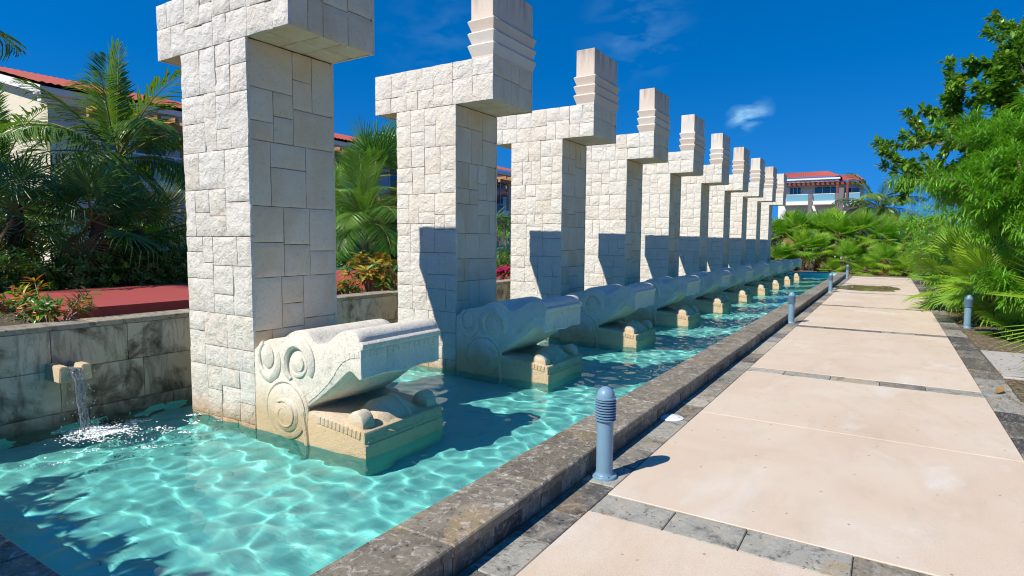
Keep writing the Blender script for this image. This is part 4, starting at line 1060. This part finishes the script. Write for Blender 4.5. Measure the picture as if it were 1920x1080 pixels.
for k, (x, y, rx, ry, rz, n, lf, wd, m, lab) in enumerate([
    (-11.5, 2.6, .55, .7, .55, 1500, .12, .03, 'shrub', 'leafy oleander with pink flowers at the left edge behind the croton'),
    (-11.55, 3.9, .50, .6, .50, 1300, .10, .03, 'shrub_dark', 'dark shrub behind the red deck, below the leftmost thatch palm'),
    (-11.55, 5.0, .5, .65, .50, 1500, .10, .032, 'shrub_lime', 'glossy green shrub behind the red deck, below the leaning thatch palm'),
    (-11.6, 6.1, .5, .65, .60, 1600, .10, .034, 'shrub_lime', 'bright green shrub behind the red deck, next to the nearest column'),
    (-11.9, 6.9, .8, .8, 1.0, 1900, .11, .04, 'shrub', 'tall green shrub half hidden by the nearest column'),
    (-12.4, 5.6, .7, .9, .6, 1500, .09, .03, 'shrub_lime', 'sunlit lime hedge under the thatch palms'),
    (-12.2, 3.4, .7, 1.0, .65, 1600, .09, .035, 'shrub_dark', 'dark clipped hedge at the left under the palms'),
    (-16.5, 9.2, 1.6, 1.6, 1.7, 3600, .12, .035, 'brush', 'tall yellowish brush left of the nearest column behind the palms'),
    (-19, 7.2, 1.7, 1.6, 1.5, 3000, .14, .04, 'shrub', 'green bushes before the hotel wall behind the coconut palm')]):
    sh = shrub('garden_shrub', (x, y, ZG), [(0, 0, rz * .75, rx, ry, rz), (rx * .5, -ry * .5, rz * .5, rx * .7, ry * .7, rz * .6), (-rx * .3, ry * .6, rz * .55, rx * .7, ry * .6, rz * .65)], n, lf, wd, m, lab, 200 + k, group='shrubs in the left garden')
    if k == 0:
        rng = random.Random(5); g = MB()
        for _ in range(9):
            p = V(rng.uniform(-.1, .5), rng.uniform(-.4, .6), rng.uniform(.55, .95))
            for j in range(5): a = j * 1.257; strip_leaf(g, p, V(math.cos(a), math.sin(a), .3).normalized(), V(0, 0, 1), .035, .025, 0, .1, 1)
        obj('flowers', g.mesh('flowers', 'pinkflower'), sh)
shrub('hedge', (-11.35, 5.0, ZG), [(0, y_, .36, .34, .65, .36) for y_ in (-2.2, -1.3, -.4, .5, 1.4, 2.3)], 7000, .10, .04, 'shrub_lime', 'trimmed green hedge along the back of the red deck', 271, 'hedge', stems=10)
def croton(name, loc, h, w, label, seed, n=110, ll=.17, lw=.034, wts=(5, 3, 2), mats=('shrub', 'cr_yel', 'cr_red'), cat='croton'):
    rng = random.Random(seed); t = thing(name, loc, label, cat, None); st = MB(); g = MB()
    for k in range(n // 9):
        a = rng.uniform(0, 2 * PI); r = w * rng.random() ** .6; top = V(r * math.cos(a), r * math.sin(a), h * rng.uniform(.45, 1.0) * (1 - .25 * (r / w) ** 2))
        b = V(r * .25 * math.cos(a), r * .25 * math.sin(a), 0); st.tube([b, b.lerp(top, .5) + V(0, 0, .04), top], [.010, .008, .005], 5)
        ax = (top - b).normalized()
        hue = rng.random()
        for j in range(rng.randint(15, 22)):
            q = top - ax * (.16 * rng.random()); an = j * 2.399; sd = ax.orthogonal().normalized(); out = sd * math.cos(an) + ax.cross(sd) * math.sin(an); lift = rng.uniform(.1, .9)
            d = (out + ax * lift).normalized(); nn = ax - d * ax.dot(d); nn.normalize()
            m = rng.choices(range(len(mats)), [wts[0] * (1.6 - hue), wts[1] * (.5 + hue), wts[2] * (.5 + hue)] if len(mats) == 3 else wts)[0]
            strip_leaf(g, q, d, nn, ll * rng.uniform(.7, 1.2), lw * rng.uniform(.8, 1.2), m, .22, 2, .25)
    obj('stems', st.mesh('stems', 'twig'), t); obj('crown', g.mesh('crown', list(mats)), t); return t
croton('croton', (-7.30, 2.62, ZG), .58, .40, 'yellow and red croton growing over the stained wall near the spout', 1, 190, .15, .026, (6, 2.2, 2.2))
croton('croton', (-7.35, 2.05, ZG), .50, .35, 'croton at the left edge beside the one near the spout', 6, 130, .15, .026, (6, 2.0, 2.6))
croton('croton', (-7.42, 7.25, ZG), .80, .48, 'bright yellow croton behind the wall between the two nearest columns', 2, 260, .20, .045, (3, 5, 2))
croton('croton', (-7.6, 8.15, ZG), .75, .40, 'green and yellow croton half hidden by the second column', 3, 170, .20, .045, (5, 3, 1.2))
croton('croton', (-7.40, 6.75, ZG), .34, .30, 'low dark red croton beside the nearest column behind the wall', 12, 110, .12, .03, (4, .6, 4))
croton('cordyline', (-7.45, 11.45, ZG), .50, .20, 'pink cordyline behind the wall between the second and third columns', 4, 60, .26, .05, (1, 6, 2), ('shrub', 'pink', 'flower'), 'cordyline')
for k, (x, y, rx, ry, rz, n, m, lab) in enumerate([
    (-11.3, 10.9, .7, 1.7, .72, 5200, 'shrub_lime', 'bright green hedge behind the small raised pool'),
    (-9.4, 14.2, .55, 1.4, .68, 3000, 'shrub_lime', 'bright green hedge between the second and third columns'),
    (-9.3, 18.5, .6, 1.6, .9, 2500, 'shrub', 'hedge behind the third and fourth columns')]):
    shrub('hedge', (x, y, ZG), [(0, 0, rz * .5, rx, ry, rz * .62), (0, -ry * .6, rz * .5, rx, ry * .5, rz * .6), (0, ry * .6, rz * .5, rx, ry * .5, rz * .6)], n, .10, .036, m, lab, 240 + k, 'hedge')
shrub('maroon_shrub', (-10.55, 11.15, ZG), [(0, 0, .95, .42, .42, .50), (0, .1, .6, .4, .4, .4)], 1100, .17, .05, 'maroon', 'dark maroon shrub left of the second column', 250, curl=.3)
fan_palm('fan_palm', (-13.0, 12.9, ZG), 2.9, 'large fan palm rising behind the feathery palm, between the two nearest columns', 14, 1.75, 31, 'fan_dark', None, 'trunk', .13, -25, 85)
fan_palm('fan_palm', (-13.3, 14.6, ZG), 3.3, 'fan palm mostly hidden by the second column, leaf tips under its cap', 12, 1.6, 32, 'fan_dark', None, 'trunk', .13, -25, 85)
ar_f = [(80, frond(11, 80, 1.5, 40, .36, .015, .7, .3, ('areca', 'rachis'))), (55, frond(12, 56, 1.55, 40, .40, .015, 1.3, .6, ('areca', 'rachis'))), (35, frond(13, 34, 1.5, 40, .40, .015, 1.6, .8, ('areca', 'rachis'))), (10, frond(14, 8, 1.4, 38, .38, .015, 1.6, .9, ('areca', 'rachis')))]
feather_palm('pygmy_date_palm', (-10.55, 10.15, ZG), 1.35, 'feathery date palm with bright arching fronds between the two nearest columns', ar_f, 34, 1.12, 3, (.05, -.05), .08)
feather_palm('pygmy_date_palm', (-12.1, 10.6, ZG), 1.5, 'slim feathery palm with thin grey trunk left of the bright one', ar_f, 22, 1.0, 8, (0, 0), .055)
# pandanus between columns two and three, and fan palms farther along the back
croton('pandanus', (-9.9, 15.3, ZG), 1.9, .7, 'strap leaved pandanus between the second and third columns', 15, 70, .62, .05, (6, 1, .4), ('shrub', 'brush', 'fan_dead'), 'pandanus')
for k, (x, y, h) in enumerate([(-9.6, 21.5, 1.5), (-10.4, 25.0, 1.7), (-9.8, 29.0, 1.6), (-10.2, 33.5, 1.5)]):
    fan_palm('fan_palm', (x, y, ZG), h, 'fan palm behind the back wall beyond the third column, number %s along it' % ['one', 'two', 'three', 'four'][k], 14, 1.1, 60 + k, 'fan', 'fan palms behind the back wall', 'trunk_dark', .1)

# ------------------------------------------------------------------ palms beyond the pool end
rng = random.Random(17)
row1 = [(-5.35, 39.2, .75, 1.15), (-4.25, 38.6, 1.55, 1.25), (-3.55, 39.0, 1.45, 1.2), (-2.75, 38.3, .28, .75), (-1.95, 38.8, .9, 1.15), (-1.05, 38.2, .35, .85), (-.15, 38.6, .85, 1.1), (.75, 38.2, .30, .95), (1.45, 38.9, .75, 1.1)]
for k, (x, y, h, s) in enumerate(row1):
    fan_palm('fan_palm', (x, y, -.03), h, 'fan palm in the front row beyond the pool end, %s from the left' % ['first', 'second', 'third', 'fourth', 'fifth', 'sixth', 'seventh', 'eighth', 'ninth'][k], 26 if h > .5 else 16, s, 300 + k, 'fan_yel' if k in (3, 5, 7) else 'fan', 'fan palms beyond the path end', 'trunk_dark', .13, -45, 85, 'fan_yel')
row2 = [(-6.1, 41.5, 2.3, 1.2), (-4.9, 41.0, 2.6, 1.3), (-3.7, 41.6, 2.5, 1.3), (-2.6, 41.0, 2.25, 1.35), (-1.4, 41.4, 2.45, 1.4), (-.3, 41.0, 2.1, 1.3), (.9, 41.8, 2.3, 1.3), (2.0, 41.0, 2.2, 1.3), (-5.6, 44, 2.9, 1.2), (-3.1, 44.2, 2.9, 1.2)]
for k, (x, y, h, s) in enumerate(row2):
    fan_palm('fan_palm', (x, y, -.03), h, 'fan palm in the back row beyond the pool end, %s from the left' % ['second', 'third', 'fifth', 'seventh', 'eighth', 'ninth', 'tenth', 'eleventh', 'fourth', 'sixth'][k] if k else 'fan palm in the back row beyond the pool end, leftmost, beside the last column', 27, s, 330 + k, 'fan', 'fan palms beyond the path end', 'trunk_dark', .12, -40, 85, 'fan_yel')
shrub('hedge', (-2.5, 42.8, -.03), [(-5, 0, 1.5, 2.0, .8, 1.6), (-2.5, 0, 1.6, 2.2, .8, 1.7), (0, 0, 1.6, 2.2, .8, 1.7), (2.5, 0, 1.6, 2.2, .8, 1.7), (5, 0, 1.7, 2.2, .8, 1.8)], 11000, .24, .07, 'shrub', 'dark undergrowth behind the fan palms beyond the path end', 260, 'hedge')
feather_palm('coconut_palm', (-.85, 47.0, -.03), 4.1, 'coconut palm beyond the path end, right of the white hotel block', coco_f[1:], 18, 1.15, 9, (.2, 0), .16)
shrub('flame_shrub', (1.25, 30.0, -.03), [(0, 0, 2.4, 1.1, 1.2, 1.3), (.3, .8, 1.4, 1.0, 1.0, 1.2)], 3200, .20, .03, ['willow', 'flower'], 'green shrub with red flowers behind the right hand palms', 261, weights=(30, 1))

# ------------------------------------------------------------------ right bed
fr = [(1.62, 19.0, .80, 1.20, 26, 'fan_yel', 'sunny fan palm leaning over the path edge behind the near mulch bollard'),
      (1.95, 16.6, .95, 1.15, 24, 'fan_yel', 'fan palm with dark spread leaf above the mulch bollard'),
      (1.9, 22.5, 1.1, 1.3, 26, 'fan_yel', 'fan palm hiding the middle bollard right of the path'),
      (2.1, 26.5, 1.4, 1.35, 26, 'fan', 'fan palm by the half hidden bollard right of the path'),
      (2.0, 31.0, 1.3, 1.35, 26, 'fan_yel', 'fan palm by the path end on the right'),
      (2.12, 14.2, .18, .72, 13, 'fan', 'young fan palm in the mulch at the right picture edge'),
      (1.95, 17.6, .05, .50, 9, 'fan_yel', 'small yellow green palm seedling behind the mulch bollard'),
      (3.3, 18.5, 1.8, 1.5, 20, 'fan', 'fan palm deep in the right bed behind the narrow leaved tree')]
for k, (x, y, h, s, n, key, lab) in enumerate(fr):
    fan_palm('fan_palm', (x, y, -.03), h, lab, n, s, 400 + k, key, 'fan palms right of the path', 'trunk_dark', .10, -60 if k < 5 else -25, 80, 'fan' if k != 5 else None)
# stiff blades of a spiky palm reaching in from the right edge
FAN['stiff'] = [fan_leaf(90, 11, 62, 1.0, .30, .26, .02, ('fan_yel', 'rachis'), .5)]
fan_palm('spiky_palm', (2.12, 9.35, -.03), 1.12, 'stiff leaved palm whose pointed blades reach in from the right edge', 15, 1.0, 450, 'stiff', None, 'trunk', .07, -55, 80)
def willow_leaves(g, p, d, rng):
    sd = d.orthogonal().normalized(); b = d.cross(sd)
    for k in range(15):
        a = k * 2.399; out = sd * math.cos(a) + b * math.sin(a); dv = (d * rng.uniform(.2, .9) + out * .8 + V(0, 0, .15)).normalized(); n = V(0, 0, 1) - dv * dv.z
        n = n.normalized() if n.length > .05 else b
        strip_leaf(g, p - d * (.015 * k), dv, n, rng.uniform(.16, .27), rng.uniform(.015, .022), 0, .30, 2, .2)
branch_tree('narrow_leaf_tree', (2.35, 13.7, -.03), 'dense tree with long narrow drooping leaves filling the right edge', 71, .08, (-.05, 0, 1.45), [(-.5, -.1, 1.2), (.5, -.5, 1.4), (-.45, .6, 1.2), (.3, .6, 1.5), (-.55, -.35, .75), (-.05, -.1, 1.75), (-.35, -.5, 1.55), (-.6, .2, .35), (-.2, -.45, .3), (-.62, .1, .95), (-.5, .1, -.4), (0, .4, -.35), (.1, -.4, .9), (-.3, .3, 1.6)], willow_leaves, 'willow', 'bark', 3, kids=4, spread=.95, shrink=.70, dens=3)
branch_tree('narrow_leaf_tree', (2.9, 18.2, -.03), 'tree with narrow leaves behind the dense one, over the fan palms', 72, .08, (0, 0, .9), [(-.9, -.2, .9), (.4, -.5, 1.2), (-.6, .6, .8), (-.7, -.3, .5)], willow_leaves, 'willow', 'bark', 3, kids=3, spread=.95, shrink=.72)
def broad_leaves(g, p, d, rng):
    sd = d.orthogonal().normalized(); b = d.cross(sd)
    for k in range(8):
        a = k * 2.399 + rng.uniform(-.3, .3); out = sd * math.cos(a) + b * math.sin(a); dv = (d * rng.uniform(.2, 1) + out * .7).normalized(); n = V(0, 0, 1) - dv * dv.z
        n = n.normalized() if n.length > .05 else b
        strip_leaf(g, p - d * (.03 * k), dv, n, rng.uniform(.14, .24), rng.uniform(.06, .10), 1 if rng.random() < .035 else 0, .12, 2, .25)
branch_tree('broad_leaf_tree', (3.9, 18.4, -.03), 'broad leaved tree spreading against the sky at upper right', 73, .16, (-.5, -.3, 3.0), [(-1.7, -1.2, 1.5), (-1.0, -.8, 2.0), (-1.9, -.2, .9), (.2, -.6, 2.0), (-.3, .8, 1.8), (-1.2, -1.6, .9), (1.0, -.6, 1.6)], broad_leaves, ['broad', 'broad_yel'], 'bark', 3, kids=5, spread=1.0, shrink=.62, upb=.1, dens=3)
shrub('garden_shrub', (3.2, 24.0, -.03), [(0, 0, 1.6, 1.3, 1.6, 1.6), (.4, 3, 1.6, 1.4, 1.8, 1.8), (0, 6.5, 1.6, 1.4, 1.8, 1.8), (.3, 0, 3.0, 1.2, 1.6, 1.2)], 9000, .18, .05, 'shrub', 'mass of green shrubs behind the fan palms right of the path', 262)
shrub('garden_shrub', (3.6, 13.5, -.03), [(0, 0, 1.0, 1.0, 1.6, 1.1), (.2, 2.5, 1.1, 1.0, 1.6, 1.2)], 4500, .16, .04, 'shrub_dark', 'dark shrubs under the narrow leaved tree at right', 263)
shrub('seedling', (1.98, 13.75, -.03), [(0, 0, .13, .12, .12, .12)], 110, .09, .045, 'shrub_lime', 'bright green seedling beside the young fan palm at right', 264, 'plant', stems=2)

# concrete pads in the mulch
rng = random.Random(9)
for x0, x1, y0, y1, lab in ((1.335, 2.5, 9.85, 12.15, 'pale concrete pad at the right edge beside the dark pavers'), (1.39, 2.1, 20.2, 22.6, 'pale concrete pad under the fan palms farther along the path')):
    tag(obj('concrete_pad', tile_mesh('concrete_pad', 'pad', x0, x1, y0, y1, -.05, -.008, 0, .008)), lab, 'pad', kind='thing')
# leaves lying about
g = MB()
for k in range(420):
    x = 1.33 + abs(rng.gauss(0, .5)); y = rng.uniform(8, 24); a = rng.uniform(0, 6.28); z = -.022
    strip_leaf(g, V(x, y, z + .012), V(math.cos(a), math.sin(a), .05).normalized(), V(0, 0, 1), rng.uniform(.03, .09), rng.uniform(.012, .035), 0, rng.uniform(-.2, .3), 1, .4)
for k in range(26):
    x = rng.uniform(-4.6, -2.9); y = rng.uniform(.75, 1.08); a = rng.uniform(0, 6.28)
    strip_leaf(g, V(x, y, ZC + .008), V(math.cos(a), math.sin(a), .05).normalized(), V(0, 0, 1), rng.uniform(.03, .07), rng.uniform(.012, .03), 0, .1, 1, .4)
tag(obj('leaf_litter', g.mesh('leaf_litter', 'litter')), 'dry leaves scattered over the mulch and the coping', 'leaves', kind='stuff')
for x, y, L, a, lab in ((.735, 18.03, .16, .3, 'curled brown leaf lying on the path near a dark strip'), (1.12, 8.6, .2, 1.2, 'dry brown leaf on the dark pavers at right'), (-1.60, 9.0, .07, .8, 'small yellow leaf on the pavers beside the pool edge')):
    g = MB(); strip_leaf(g, V(0, 0, .004), V(math.cos(a), math.sin(a), .0), V(0, 0, 1), L, L * .38, 0, -.35, 2, .5); tag(obj('fallen_leaf', g.mesh('fallen_leaf', 'litter'), None, (x, y, .004)), lab, 'leaf', kind='thing')

# tall hedge south of the pool, behind the viewer: its shade lies over the near pool corner
shrub('hedge', (-7.3, -1.5, -.03), [(x, 0, 1.5, .62, .5, 1.58) for x in (-1.9, -1.1, -.3, .5, 1.3)] + [(2.0, 0, 1.45, .62, .5, 1.52), (2.6, 0, 1.5, .62, .5, 1.5), (2.95, 0, 1.65, .6, .6, 1.5)], 17000, .18, .09, 'shrub_dark', 'tall hedge behind the viewer shading the near pool corner', 270, 'hedge', stems=12)
